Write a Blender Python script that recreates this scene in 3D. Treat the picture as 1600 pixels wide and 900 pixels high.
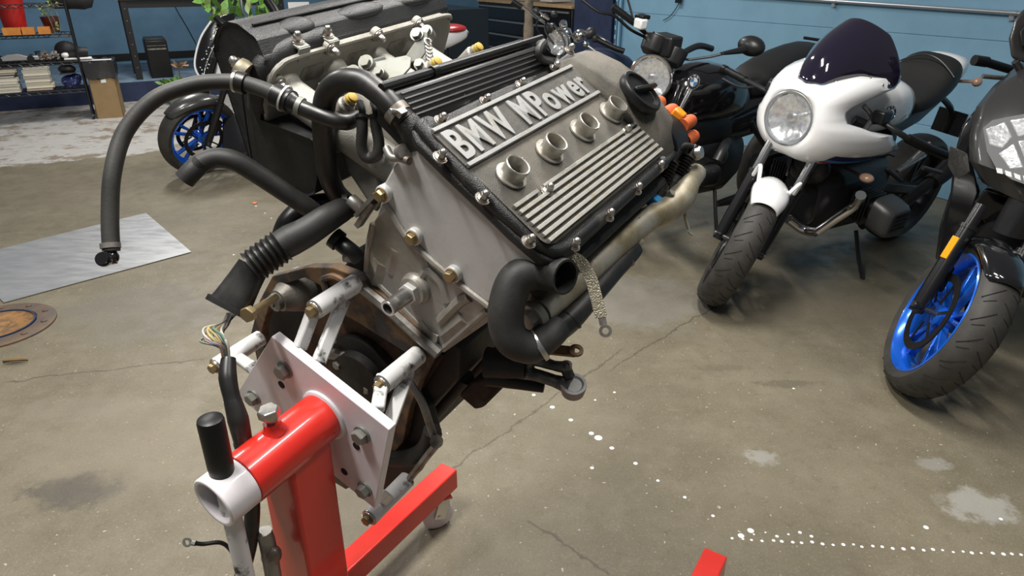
import bpy, bmesh, math, random
from mathutils import Vector, Matrix, Quaternion
random.seed(7)
for o in list(bpy.data.objects): bpy.data.objects.remove(o)
scn = bpy.context.scene
COL = scn.collection
# ------------------------------------------------------------------ camera
CAM_H, PITCH, FPX = 1.55, math.radians(25), 1067.0
cam_d = bpy.data.cameras.new('camera'); cam = bpy.data.objects.new('camera', cam_d); COL.objects.link(cam)
cam.location = (0, 0, CAM_H); cam.rotation_euler = (math.pi/2 - PITCH, 0, 0)
cam_d.sensor_width = 36; cam_d.lens = FPX*36/1600; cam_d.clip_start = .05
scn.camera = cam
# ------------------------------------------------------------------ world and lights
world = bpy.data.worlds.new('world'); scn.world = world; world.use_nodes = True
bg = world.node_tree.nodes['Background']; bg.inputs[0].default_value = (.92, .96, 1, 1); bg.inputs[1].default_value = .10
def area_light(loc, sx, sy, power, target=None, color=(1, .97, .92)):
    d = bpy.data.lights.new('ceiling_tube', 'AREA'); d.shape = 'RECTANGLE'; d.size = sx; d.size_y = sy; d.energy = power; d.color = color
    o = bpy.data.objects.new('ceiling_tube', d); COL.objects.link(o); o.location = loc
    if target: o.rotation_euler = (Vector(target)-Vector(loc)).to_track_quat('-Z', 'Y').to_euler()
    return o
area_light((-.9, .6, 3.3), .14, 1.2, 82)
area_light((.9, .9, 3.3), .14, 1.2, 30)
area_light((-2.4, 3.4, 3.3), .14, 1.2, 52)
area_light((.35, 2.4, 3.3), .14, 1.2, 66)
area_light((-3.6, 7.4, 3.4), .14, 1.2, 85)
area_light((-.3, 6.6, 3.4), .14, 1.2, 50)
scn.view_settings.view_transform = 'Standard'; scn.view_settings.look = 'None'
scn.view_settings.gamma = 1; scn.view_settings.use_curve_mapping = False
scn.view_settings.exposure = 0.32
# ------------------------------------------------------------------ picture-to-place helpers (rays of the camera above)
CP, SP = math.cos(PITCH), math.sin(PITCH)
def ray(px, py):
    x, y = (px-800)/FPX, (py-450)/FPX
    return Vector((x, CP - y*SP, -SP - y*CP))          # depth 1 along the view axis
EYE = Vector((0, 0, CAM_H))
def at(px, py, z): return EYE + ray(px, py)*z          # z = depth along the view axis
def on_h(px, py, h=0.0):
    d = ray(px, py); return EYE + d*((h-CAM_H)/d.z)
def on_plane(px, py, p, n):
    d = ray(px, py); return EYE + d*(((Vector(p)-EYE).dot(n))/d.dot(n))
# ------------------------------------------------------------------ mesh builder
def frame(axis, up=None):
    a = Vector(axis).normalized()
    u = Vector(up) if up is not None else (Vector((0, 0, 1)) if abs(a.z) < .9 else Vector((1, 0, 0)))
    x = u.cross(a).normalized(); y = a.cross(x)
    return x, y, a
def spline(pts, n=8, closed=False):
    P = [Vector(p) for p in pts]
    if len(P) < 3: return P
    out = []; m = len(P)
    for i in range(m if closed else m-1):
        g = lambda k: P[k % m] if closed else P[min(max(k, 0), m-1)]
        a, b, c, d = g(i-1), g(i), g(i+1), g(i+2)
        for j in range(n):
            t = j/n
            out.append(.5*((2*b)+(c-a)*t+(2*a-5*b+4*c-d)*t*t+(3*b-a-3*c+d)*t**3))
    if not closed: out.append(P[-1])
    return out
class MB:
    def __init__(s): s.v = []; s.f = []
    def add(s, V, F):
        k = len(s.v); s.v += [tuple(v) for v in V]; s.f += [tuple(i+k for i in f) for f in F]; return s
    def box(s, c, size, axes=None):
        c = Vector(c); X, Y, Z = axes if axes else (Vector((1, 0, 0)), Vector((0, 1, 0)), Vector((0, 0, 1)))
        X, Y, Z = Vector(X)*size[0]/2, Vector(Y)*size[1]/2, Vector(Z)*size[2]/2
        V = [c+X*i+Y*j+Z*k for k in (-1, 1) for j in (-1, 1) for i in (-1, 1)]
        return s.add(V, [(0, 2, 3, 1), (4, 5, 7, 6), (0, 1, 5, 4), (2, 6, 7, 3), (0, 4, 6, 2), (1, 3, 7, 5)])
    def bar(s, a, b, wd, th, up=None):
        a, b = Vector(a), Vector(b); x, y, z = frame(b-a, up)
        return s.box((a+b)/2, (wd, th, (b-a).length), (x, y, z))
    def lathe(s, prof, a, axis, n=20, up=None, closed=False, cap=True, arc=None):
        x, y, z = frame(axis, up); a = Vector(a); V = []; F = []; m = len(prof)
        for t, r in prof:
            for j in range(n):
                th = 2*math.pi*j/n
                V.append(a+z*t+(x*math.cos(th)+y*math.sin(th))*r)
        for i in range(m if closed else m-1):
            for j in range(n):
                p, q = i*n+j, i*n+(j+1) % n; r_, t_ = ((i+1) % m)*n+j, ((i+1) % m)*n+(j+1) % n
                F.append((p, q, t_, r_))
        if cap and not closed:
            F.append(tuple(range(n))[::-1]); F.append(tuple(range((m-1)*n, m*n)))
        return s.add(V, F)
    def cyl(s, a, b, r, r2=None, n=16):
        a, b = Vector(a), Vector(b); L = (b-a).length
        return s.lathe([(0, r), (L, r if r2 is None else r2)], a, b-a, n)
    def pipe(s, a, b, r, ri, n=20, up=None):
        a, b = Vector(a), Vector(b); L = (b-a).length
        return s.lathe([(0, ri), (0, r), (L, r), (L, ri)], a, b-a, n, up, closed=True)
    def tube(s, pts, r, n=12, sm=6, cap=True, hollow=0):
        P = spline(pts, sm) if sm else [Vector(p) for p in pts]
        m = len(P); ra = r if isinstance(r, (list, tuple)) else [r]*len(pts)
        if len(ra) != m:
            ra2 = []
            for i in range(m):
                u = i/(m-1)*(len(ra)-1); k = min(int(u), len(ra)-2); ra2.append(ra[k]+(ra[k+1]-ra[k])*(u-k))
            ra = ra2
        V = []; F = []; up = None
        for i in range(m):
            t = (P[min(i+1, m-1)]-P[max(i-1, 0)])
            if t.length < 1e-9: t = Vector((0, 0, 1))
            t.normalize()
            if up is None: up = frame(t)[1]
            x = up.cross(t)
            if x.length < 1e-6: x = frame(t)[0]
            x.normalize(); up = t.cross(x)
            for j in range(n):
                th = 2*math.pi*j/n; V.append(P[i]+(x*math.cos(th)+up*math.sin(th))*ra[i])
        for i in range(m-1):
            for j in range(n): F.append((i*n+j, i*n+(j+1) % n, (i+1)*n+(j+1) % n, (i+1)*n+j))
        if cap:
            if hollow:       # open mouth at the start: an inner wall going in
                k = len(V); t = (P[1]-P[0]).normalized(); c = P[0]
                for d_, q in ((0, 1-hollow), (ra[0]*2.5, 1-hollow)):
                    for j in range(n): V.append(c+(Vector(V[j])-c)*q+t*d_)
                for j in range(n):
                    F.append((j, k+j, k+(j+1) % n, (j+1) % n)); F.append((k+j, k+n+j, k+n+(j+1) % n, k+(j+1) % n))
                F.append(tuple(range(k+n, k+2*n)))
            else: F.append(tuple(range(n))[::-1])
            F.append(tuple(range((m-1)*n, m*n)))
        return s.add(V, F)
    def prism(s, poly, vec):
        P = [Vector(p) for p in poly]; v = Vector(vec); n = len(P)
        V = P+[p+v for p in P]
        F = [tuple(range(n))[::-1], tuple(range(n, 2*n))]+[(i, (i+1) % n, n+(i+1) % n, n+i) for i in range(n)]
        return s.add(V, F)
    def loft(s, rings, closed=True, cap=True):
        n = len(rings[0]); V = [p for r in rings for p in r]; F = []
        for i in range(len(rings)-1):
            for j in range(n if closed else n-1): F.append((i*n+j, i*n+(j+1) % n, (i+1)*n+(j+1) % n, (i+1)*n+j))
        if cap and closed: F.append(tuple(range(n))[::-1]); F.append(tuple(range((len(rings)-1)*n, len(rings)*n)))
        return s.add(V, F)
    def ell(s, c, rx, ry, rz, axes=None, n=16, m=10):
        X, Y, Z = axes if axes else (Vector((1, 0, 0)), Vector((0, 1, 0)), Vector((0, 0, 1))); c = Vector(c)
        rings = []
        for i in range(m+1):
            ph = math.pi*(i/m-.5); rr = max(math.cos(ph), .02)
            rings.append([c+Vector(Z)*rz*math.sin(ph)+(Vector(X)*rx*math.cos(2*math.pi*j/n)+Vector(Y)*ry*math.sin(2*math.pi*j/n))*rr for j in range(n)])
        return s.loft(rings)
    def mesh(s, name, ang=38):
        me = bpy.data.meshes.new(name); me.from_pydata(s.v, [], s.f); me.update()
        bm = bmesh.new(); bm.from_mesh(me); bmesh.ops.recalc_face_normals(bm, faces=bm.faces); bm.to_mesh(me); bm.free()
        me.polygons.foreach_set('use_smooth', [True]*len(me.polygons)); me.set_sharp_from_angle(angle=math.radians(ang))
        return me
def tag(o, label=None, cat=None, group=None, kind=None):
    for k, v in (('label', label), ('category', cat), ('group', group), ('kind', kind)):
        if v: o[k] = v
    return o
def link(name, data, mat=None, parent=None):
    o = bpy.data.objects.new(name, data); COL.objects.link(o)
    if mat and data and not data.materials: data.materials.append(mat)
    if parent: o.parent = parent
    return o
def build(name, mb, mat, parent=None, bevel=0, seg=2, sub=0, ang=38, solid=0, label=None):
    o = link(name, mb.mesh(name, ang), mat, parent)
    if solid: m = o.modifiers.new('solid', 'SOLIDIFY'); m.thickness = solid; m.offset = 0
    if bevel:
        m = o.modifiers.new('bevel', 'BEVEL'); m.width = bevel; m.segments = seg; m.limit_method = 'ANGLE'; m.angle_limit = math.radians(35); m.harden_normals = False
    if sub: m = o.modifiers.new('sub', 'SUBSURF'); m.levels = sub; m.render_levels = sub
    if label: o['label'] = label
    return o
def thing(name, label, cat, loc=(0, 0, 0), group=None, M=None):
    o = bpy.data.objects.new(name, None); COL.objects.link(o); o.empty_display_size = .1
    if M is not None: o.matrix_world = M
    else: o.location = loc
    return tag(o, label, cat, group)
def place(name, me, mat, parent, loc, axis=(0, 0, 1), spin=0, scale=1):
    o = link(name, me, mat, parent); o.location = loc
    if me.materials[0] != mat: o.material_slots[0].link = 'OBJECT'; o.material_slots[0].material = mat
    q = Vector((0, 0, 1)).rotation_difference(Vector(axis).normalized())
    o.rotation_mode = 'QUATERNION'; o.rotation_quaternion = q @ Quaternion((0, 0, 1), spin); o.scale = (scale,)*3
    return o
# ------------------------------------------------------------------ materials
MATS = {}
def mat(name, col, rough=.5, metal=0, col2=None, sc=40, lo=.4, hi=.65, bump=0, bsc=None, spec=.5, rvar=0, coat=0, emit=None, alpha=None, trans=0, detail=5, stretch=None):
    m = bpy.data.materials.new(name); MATS[name] = m; m.use_nodes = True; nt = m.node_tree; N = nt.nodes; b = N['Principled BSDF']
    b.inputs['Base Color'].default_value = (*col, 1); b.inputs['Roughness'].default_value = rough; b.inputs['Metallic'].default_value = metal
    b.inputs['Specular IOR Level'].default_value = spec
    if coat: b.inputs['Coat Weight'].default_value = coat; b.inputs['Coat Roughness'].default_value = .06
    if trans: b.inputs['Transmission Weight'].default_value = trans
    if alpha is not None: b.inputs['Alpha'].default_value = alpha
    if emit: b.inputs['Emission Color'].default_value = (*emit[0], 1); b.inputs['Emission Strength'].default_value = emit[1]
    if col2 or bump or rvar:
        tc = N.new('ShaderNodeTexCoord'); vec = tc.outputs['Object']
        if stretch:
            mp = N.new('ShaderNodeMapping'); mp.inputs['Scale'].default_value = stretch; nt.links.new(vec, mp.inputs['Vector']); vec = mp.outputs['Vector']
        nz = N.new('ShaderNodeTexNoise'); nz.inputs['Scale'].default_value = sc; nz.inputs['Detail'].default_value = detail; nz.inputs['Roughness'].default_value = .62
        nt.links.new(vec, nz.inputs['Vector'])
        mr = N.new('ShaderNodeMapRange'); mr.inputs[1].default_value = lo; mr.inputs[2].default_value = hi
        nt.links.new(nz.outputs['Fac'], mr.inputs[0])
        if col2:
            mx = N.new('ShaderNodeMix'); mx.data_type = 'RGBA'; mx.inputs[6].default_value = (*col, 1); mx.inputs[7].default_value = (*col2, 1)
            nt.links.new(mr.outputs[0], mx.inputs[0]); nt.links.new(mx.outputs[2], b.inputs['Base Color'])
        if rvar:
            mr2 = N.new('ShaderNodeMapRange'); mr2.inputs[3].default_value = max(rough-rvar, .03); mr2.inputs[4].default_value = min(rough+rvar, 1)
            nt.links.new(mr.outputs[0], mr2.inputs[0]); nt.links.new(mr2.outputs[0], b.inputs['Roughness'])
        if bump:
            nb = N.new('ShaderNodeTexNoise'); nb.inputs['Scale'].default_value = bsc or sc; nb.inputs['Detail'].default_value = 3; nt.links.new(vec, nb.inputs['Vector'])
            bp = N.new('ShaderNodeBump'); bp.inputs['Strength'].default_value = bump; bp.inputs['Distance'].default_value = .002
            nt.links.new(nb.outputs['Fac'], bp.inputs['Height']); nt.links.new(bp.outputs[0], b.inputs['Normal'])
    return m
mat('red_paint', (.72, .03, .018), .3, coat=.6, col2=(.62, .022, .014), sc=6)
mat('white_paint', (.78, .74, .76), .38, coat=.3, col2=(.64, .60, .63), sc=9, lo=.45, hi=.75)
mat('white_worn', (.70, .69, .68), .45, col2=(.04, .035, .03), sc=30, lo=.56, hi=.68)
mat('cover_top', (.125, .112, .090), .66, .2, col2=(.048, .046, .041), sc=11, lo=.40, hi=.68, bump=.7, bsc=700, detail=9)
mat('cover_dark', (.009, .009, .009), .42, .0, col2=(.085, .08, .068), sc=18, lo=.56, hi=.74, bump=.6, bsc=700, spec=.6)
mat('alloy_raised', (.27, .27, .265), .55, .3, col2=(.21, .20, .175), sc=30, lo=.5, hi=.7)
mat('alloy_brown', (.28, .275, .25), .55, .3, col2=(.24, .21, .145), sc=60, lo=.52, hi=.68)
mat('alloy_plain', (.58, .575, .56), .52, .3, col2=(.47, .455, .425), sc=11, lo=.45, hi=.7, bump=.12, bsc=300)
mat('badge_sooty', (.085, .080, .070), .66, .2, col2=(.05, .048, .043), sc=30, bump=.7, bsc=700)
mat('alloy_cast', (.38, .36, .325), .5, .5, col2=(.25, .215, .16), sc=14, lo=.45, hi=.72, bump=.3, bsc=140)
mat('alloy_intake', (.30, .288, .255), .55, .3, col2=(.225, .205, .17), sc=20, lo=.5, hi=.75, bump=.35, bsc=420)
mat('alloy_gold', (.42, .39, .32), .45, .55, col2=(.27, .225, .135), sc=13, lo=.42, hi=.62, bump=.1, bsc=200)
mat('alloy_grimy', (.20, .185, .16), .55, .4, col2=(.085, .075, .06), sc=12, lo=.4, hi=.65, bump=.2, bsc=150)
mat('zinc', (.25, .255, .23), .48, .5, col2=(.19, .18, .14), sc=30, lo=.5, hi=.75)
mat('chrome', (.72, .71, .70), .14, 1.0)
mat('steel', (.55, .54, .52), .28, .9, col2=(.40, .38, .35), sc=50)
mat('steel_dull', (.30, .29, .27), .45, .7, col2=(.16, .13, .10), sc=30, lo=.45, hi=.65)
mat('brass_bolt', (.36, .27, .14), .45, .75, col2=(.28, .22, .13), sc=60)
mat('nut_steel', (.50, .48, .45), .3, .9, col2=(.32, .27, .23), sc=80)
mat('rust', (.115, .055, .03), .75, .1, col2=(.035, .022, .016), sc=18, lo=.38, hi=.6, bump=.4, bsc=120)
mat('rust_edge', (.19, .115, .06), .6, .3, col2=(.055, .05, .05), sc=24, lo=.45, hi=.6, bump=.2, bsc=120)
mat('block_black', (.007, .0065, .006), .6, 0, col2=(.020, .015, .011), sc=20, lo=.5, hi=.7, bump=.5, bsc=90)
mat('plenum_black', (.011, .0115, .012), .45, 0, col2=(.019, .0195, .02), sc=60, bump=.5, bsc=650, spec=.55)
mat('rubber', (.010, .0095, .009), .45, 0, col2=(.022, .020, .018), sc=16, lo=.42, hi=.7, rvar=.08, spec=.5)
mat('rubber_dusty', (.019, .0185, .0175), .58, 0, col2=(.040, .038, .034), sc=14, lo=.45, hi=.7, bump=.1, bsc=250)
mat('plastic_black', (.0065, .0065, .007), .4, 0, spec=.4)
mat('plastic_gloss', (.010, .010, .011), .16, 0, coat=.5)
mat('orange_cap', (.48, .095, .022), .55, 0, col2=(.40, .075, .018), sc=40)
mat('amber', (.75, .24, .01), .25, 0, coat=.3)
mat('blue_plug', (.03, .22, .50), .4)
mat('yellow_cap', (.46, .31, .05), .6)
mat('braid', (.50, .46, .36), .38, .7, col2=(.27, .235, .165), sc=700, lo=.42, hi=.58, bump=.8, bsc=500)
mat('hole_dark', (.004, .004, .004), .8)
# ------------------------------------------------------------------ the engine: local axes w (across), l (rear to front), n (out of the cam cover)
EW, EL, EN = Vector((.70814, -.37315, -.59942)), Vector((.53427, .83821, .10936)), Vector((.46163, -.39769, .79293))
ET = Vector((-.0011, .8604, 1.3086))
EM = Matrix(((EW.x, EL.x, EN.x, ET.x), (EW.y, EL.y, EN.y, ET.y), (EW.z, EL.z, EN.z, ET.z), (0, 0, 0, 1)))
EI = EM.inverted(); EYE_L = EI @ EYE
def rl(px, py): return EI.to_3x3() @ ray(px, py)
def ez(px, py, z): return EI @ at(px, py, z)
def E(px, py, **k):
    a, v = list(k.items())[0]; i = 'wln'.index(a); d = rl(px, py); return EYE_L + d*((v-EYE_L[i])/d[i])
def Epl(px, py, p, n):
    d = rl(px, py); return EYE_L + d*((Vector(p)-EYE_L).dot(n)/d.dot(n))
W1, L1, N1 = Vector((1, 0, 0)), Vector((0, 1, 0)), Vector((0, 0, 1))
mat('arm_dark', (.20, .20, .20), .42, .6, col2=(.06, .058, .055), sc=18, lo=.4, hi=.6)
mat('collar_alloy', (.50, .48, .44), .38, .65, col2=(.36, .33, .27), sc=60)
mat('alloy_dull', (.27, .26, .235), .5, .5, col2=(.17, .155, .125), sc=25, bump=.3, bsc=200)
eng = thing('car_engine', 'grey and black four-cylinder car engine tilted on the red engine stand', 'engine', M=EM)
# shared fasteners (axis +z)
def hexpts(r, z): return [(r*math.cos(math.pi/3*i), r*math.sin(math.pi/3*i), z) for i in range(6)]
nb_ = MB(); nb_.lathe([(0, .0115), (.002, .0115), (.002, .0095), (.0035, .009)], (0, 0, 0), N1, 16)
nb_.loft([hexpts(.0068, .0035), hexpts(.0068, .011)]); nb_.lathe([(.011, .0056), (.0145, .0052), (.0165, .0035), (.0175, .0012)], (0, 0, 0), N1, 10)
ACORN = nb_.mesh('acorn_nut')
hb = MB(); hb.lathe([(0, .0105), (.0022, .0105)], (0, 0, 0), N1, 18); hb.loft([hexpts(.0085, .0022), hexpts(.0088, .0085), hexpts(.0076, .0098)])
HEXB = hb.mesh('hex_bolt')
# --- cylinder head body between the cover and the block
m = MB(); sec = lambda l: [(-.125, l, -.025), (.108, l, -.025), (.108, l, -.165), (.084, l, -.30), (-.10, l, -.30), (-.128, l, -.15)]
m.loft([[Vector(p) for p in sec(-.042)], [Vector(p) for p in sec(.40)]])
build('cylinder_head', m, MATS['alloy_cast'], eng, bevel=.004)
m = MB(); m.box((.105, .185, -.075), (.07, .43, .05)); build('dark_gap_fill', m, MATS['block_black'], eng, bevel=.006)  # added black box that darkens the gap between cover and coolant rail
for k in range(4):
    m = MB(); m.tube([(.10, .03+.1*k, -.11), (.135, .03+.1*k, -.135), (.15, .03+.1*k, -.20)], .02, 12); build('exhaust_stub', m, MATS['block_black'], eng)
# --- cam cover
outline = [E(x, y, n=-.022) for x, y in ((636, 190), (650, 222), (700, 272), (757, 326), (800, 368), (846, 408), (864, 412), (884, 402), (900, 392), (985, 313), (1036, 266), (1072, 226), (1066, 206), (1040, 168), (1000, 128), (960, 100), (915, 84), (886, 84), (868, 97), (790, 135), (720, 168), (684, 186), (668, 182), (652, 172))]
m = MB(); m.prism([p-N1*.012 for p in outline], N1*.016)
cover = build('valve_cover', m, MATS['cover_dark'], eng, bevel=.005, seg=3)
def rect(w0, w1, l0, l1, n): return [Vector((w0, l0, n)), Vector((w1, l0, n)), Vector((w1, l1, n)), Vector((w0, l1, n))]
def rrect(w0, w1, l0, l1, n, r, k=4):
    P = []
    for (cw, cl, a0) in ((w1-r, l0+r, -90), (w1-r, l1-r, 0), (w0+r, l1-r, 90), (w0+r, l0+r, 180)):
        for i in range(k+1):
            a = math.radians(a0+90*i/k); P.append(Vector((cw+r*math.cos(a), cl+r*math.sin(a), n)))
    return P
m = MB()   # raised top plate with sloped flanks
m.loft([rrect(-.118, .112, -.040, .335, -.020, .02), rrect(-.113, .106, -.052+.014, .332, -.008, .02), rrect(-.108, .103, -.050, .328, -.0015, .014)])
build('cover_top', m, MATS['cover_top'], cover, bevel=.002)
m = MB()   # flank skirts stay black: the rounded rim at the rear and the right
m.tube([(-.128, -.038, -.014), (-.06, -.047, -.012), (.0, -.048, -.013), (.06, -.044, -.014), (.098, -.036, -.016), (.112, -.018, -.017), (.113, .05, -.017), (.113, .33, -.017)], .011, 12)
build('cover_rim', m, MATS['cover_dark'], cover)
m = MB()   # badge field, slightly sunk and dusty, then two bars
m.box((-.0715, .135, -.001), (.058, .37, .003)); build('badge_field', m, MATS['badge_sooty'], cover)
for w, e in ((-.103, .0), (-.0405, .0)):
    m = MB(); m.box((w, .135, .0015), (.0062, .368, .006)); build('badge_bar', m, MATS['alloy_raised'], cover, bevel=.0008)
def letters(txt, x0, x1, base, top, parent, material, th=.0032, n0=.0005):
    cu = bpy.data.curves.new('t', 'FONT'); cu.body = 'BMW'; cu.size = 1
    widths = []; meshes = []
    for ch in txt:
        cu = bpy.data.curves.new('t', 'FONT'); cu.body = ch; cu.size = 1; cu.extrude = .03; cu.offset = .02; cu.bevel_depth = .008; cu.resolution_u = 4
        ob = bpy.data.objects.new('t', cu); COL.objects.link(ob)
        dg = bpy.context.evaluated_depsgraph_get(); me = bpy.data.meshes.new_from_object(ob.evaluated_get(dg))
        bpy.data.objects.remove(ob)
        if len(me.vertices):
            xs = [v.co.x for v in me.vertices]; ys = [v.co.y for v in me.vertices]
            meshes.append((ch, me, min(xs), max(xs)))
        else: meshes.append((ch, None, 0, .28))
    gap = .10; tot = sum(b-a for _, _, a, b in meshes)+gap*(len(meshes)-1)+.07
    capH = .70; x = 0; sx = (x1-x0)/tot; sy = (top-base)/capH
    for ch, me, a, b in meshes:
        if me:
            for v in me.vertices:
                X = x0+(x+v.co.x-a)*sx; Y = base+v.co.y*sy
                v.co = Vector((-Y, X, n0+th*(v.co.z+.04)/.08))
            me.materials.clear(); o = link('letter', me, material, parent)
        x += (b-a)+gap+(.07 if ch == 'M' and txt[3:4] == ' ' and x > 2.2 else 0)
letters('BMW MPower', -.042, .309, .0495, .0955, cover, MATS['alloy_raised'])
for i in range(7):
    w = .037+.0102*i*.985; l0, l1 = (-.043, .325)
    segs = [(l0, l1)] if i else [(l0, .014), (.030, .28), (.296, l1)]
    m = MB()
    for a, b in segs: m.box((w, (a+b)/2, .001), (.0056, b-a, .0055))
    build('cooling_rib', m, MATS['alloy_brown'], cover, bevel=.0006)
# plug wells: flared collars with a locating stud
for i in range(4):
    c = Vector((0, .1*i-.001, -.001)); t = MB()
    t.lathe([(0, .0205), (.001, .0220), (.0035, .0220), (.004, .0168), (.017, .0160), (.0180, .0172), (.0225, .0172), (.0235, .0162), (.0225, .0146), (.004, .0136)], c, N1, 28, cap=False)
    pc = build('spark_plug_collar', t, MATS['collar_alloy'], cover)
    t = MB(); t.lathe([(.004, .0128), (-.008, .0125), (-.008, .001)], c, N1, 20, cap=False); build('plug_well', t, MATS['hole_dark'], pc)
    t = MB(); t.lathe([(-.004, .006), (.0, .0055), (.001, .0045), (.006, .004), (.008, .0042), (.011, .002)], c, N1, 14); build('spark_plug', t, MATS['steel_dull'], pc)
    t = MB(); s0 = c+Vector((-.006, .024, .0)); t.cyl(s0, s0+N1*.011, .0042); t.ell(s0+N1*.013, .0048, .0048, .0048); build('locating_stud', t, MATS['nut_steel'], pc)
for px, py, n in ((688.6, 190, -.012), (758, 160, -.012), (813, 134, -.012), (866, 108, -.012), (687, 247, -.010), (753, 311, -.010), (825, 379, -.010), (854, 299, -.0015), (949, 338, -.012), (895, 384, -.012), (1028, 262, -.012), (993, 297, -.012), (977, 206, -.0015), (889, 80, -.004)):
    place('acorn_nut', ACORN, MATS['nut_steel'], cover, E(px, py, n=n), spin=random.random(), scale=.88)
# front hump over the cam drive
m = MB()
hump = lambda l, s, dz: [Vector((w*s, l, n*s+dz)) for w, n in ((-.128, -.045), (-.132, -.02), (-.115, .004), (-.07, .018), (-.02, .024), (.03, .020), (.075, .006), (.108, -.018), (.118, -.045))]
m.loft([hump(.322, .985, -.018), hump(.336, 1, 0), hump(.385, 1, .004), hump(.425, .96, -.003), hump(.438, .86, -.014)])
build('cam_drive_hump', m, MATS['cover_top'], cover, bevel=.004, seg=3)
# oil filler cap
oc = E(995, 150, n=.026); ax = Vector((.12, .10, 1)).normalized()
m = MB(); m.lathe([(-.004, .028), (.0, .039), (.004, .0405), (.012, .0405), (.015, .039), (.0155, .034), (.011, .032), (.0105, .001)], oc, ax, 36)
cap = build('oil_filler_cap', m, MATS['plastic_black'], eng)
m = MB(); gdir = Vector((.2, 1, 0)).normalized(); m.bar(oc+ax*.017-gdir*.031, oc+ax*.017+gdir*.031, .007, .014, ax); build('cap_grip', m, MATS['plastic_black'], cap, bevel=.0015)
# distributor terminals at the front
m = MB(); dc = E(1058, 205, l=.452); m.lathe([(-.05, .050), (.0, .052), (.012, .046)], (dc.x-.01, .44, dc.z-.028), L1, 24); dist = build('distributor_cap', m, MATS['plastic_black'], eng, bevel=.003)
for px, py in ((1029, 161), (1049, 173), (1077, 190), (1081, 214)):
    p = E(px, py, l=.475); d = Vector((.10, 1, .12)).normalized(); m = MB(); m.lathe([(-.026, .0128), (.004, .0120), (.009, .0108), (.009, .006), (.0, .0055)], p, d, 16); build('plug_terminal', m, MATS['orange_cap'], dist)
m = MB(); p = E(1061, 178, l=.46); m.box(p-N1*.008, (.022, .02, .03)); build('amber_cover', m, MATS['amber'], dist, bevel=.003)
# --- rear faces
LN = -.048
up_poly = [E(x, y, l=LN) for x, y in ((640, 214), (628, 240), (612, 264), (601, 284), (596, 300), (602, 318), (612, 332), (640, 373), (706, 432), (762, 474), (784, 470), (800, 440), (846, 414), (800, 372), (700, 276), (655, 226))]
m = MB(); m.prism(up_poly, L1*.014); rear = build('upper_rear_cover', m, MATS['alloy_plain'], eng, bevel=.004, seg=3)
lip = [(601, 318), (612, 334), (640, 375), (706, 434), (764, 479)]
m = MB(); m.tube([E(x, y, l=LN-.002) for x, y in lip], .0052, 8); build('cover_lip', m, MATS['alloy_cast'], rear)
for px, py in ((597, 304), (645, 371), (706, 430)):
    p = E(px, py, l=LN-.008); m = MB(); m.cyl(p-L1*.001, p+L1*.018, .0128); build('bolt_boss', m, MATS['alloy_plain'], rear, bevel=.002)
    place('hex_bolt', HEXB, MATS['brass_bolt'], rear, p, -L1, spin=random.random())
low_poly = [E(x, y, l=-.044) for x, y in ((603, 321), (590, 336), (583, 346), (583, 360), (576, 380), (572, 402), (571, 428), (590, 447), (692, 548), (764, 484), (706, 434), (640, 375))]
m = MB(); m.prism(low_poly, L1*.02); low = build('lower_rear_cover', m, MATS['alloy_cast'], eng, bevel=.005, seg=3)
def ridge(pts, r, l0=-.0415):
    m = MB(); m.tube([E(x, y, l=l0) for x, y in pts], r, 8); build('casting_rib', m, MATS['alloy_cast'], low)
ridge(((575, 426), (596, 446), (640, 490), (692, 544)), .006); ridge(((692, 545), (762, 484)), .006); ridge(((584, 350), (577, 385), (574, 424)), .006)
ridge(((668, 418), (690, 440), (700, 470)), .009); ridge(((690, 500), (720, 470), (735, 462)), .010)
ridge(((660, 500), (676, 520), (690, 528)), .014, -.036); ridge(((604, 404), (594, 436)), .020, -.030); ridge(((626, 384), (618, 420)), .018, -.030); ridge(((700, 516), (733, 490)), .020, -.030); ridge(((652, 385), (668, 412), (660, 432)), .007)
wo = E(648, 452, l=-.05)
m = MB(); m.lathe([(-.018, .026), (.0, .0255), (.003, .023), (.008, .022)], wo, -L1, 32); boss = build('outlet_boss', m, MATS['alloy_cast'], low, bevel=.001)
m = MB(); m.loft([[wo-L1*.008+Vector((.0165*math.cos(math.pi/3*i+.3), 0, .0165*math.sin(math.pi/3*i+.3))) for i in range(6)], [wo-L1*.018+Vector((.0165*math.cos(math.pi/3*i+.3), 0, .0165*math.sin(math.pi/3*i+.3))) for i in range(6)]]); build('outlet_hex', m, MATS['alloy_plain'], boss, bevel=.001)
m = MB(); pr = [(.012, .0115), (.020, .0115)]
for k in range(5): pr += [(.022+.005*k, .0122), (.0245+.005*k, .0114)]
pr += [(.056, .0118), (.060, .0125), (.061, .0118), (.061, .0085), (.03, .008)]
m.lathe(pr, wo, -L1, 24, cap=False); build('outlet_nipple', m, MATS['steel'], boss)
m = MB(); m.lathe([(.03, .008), (.029, .0005)], wo, -L1, 20, cap=False); build('nipple_bore', m, MATS['hole_dark'], boss)
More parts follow.
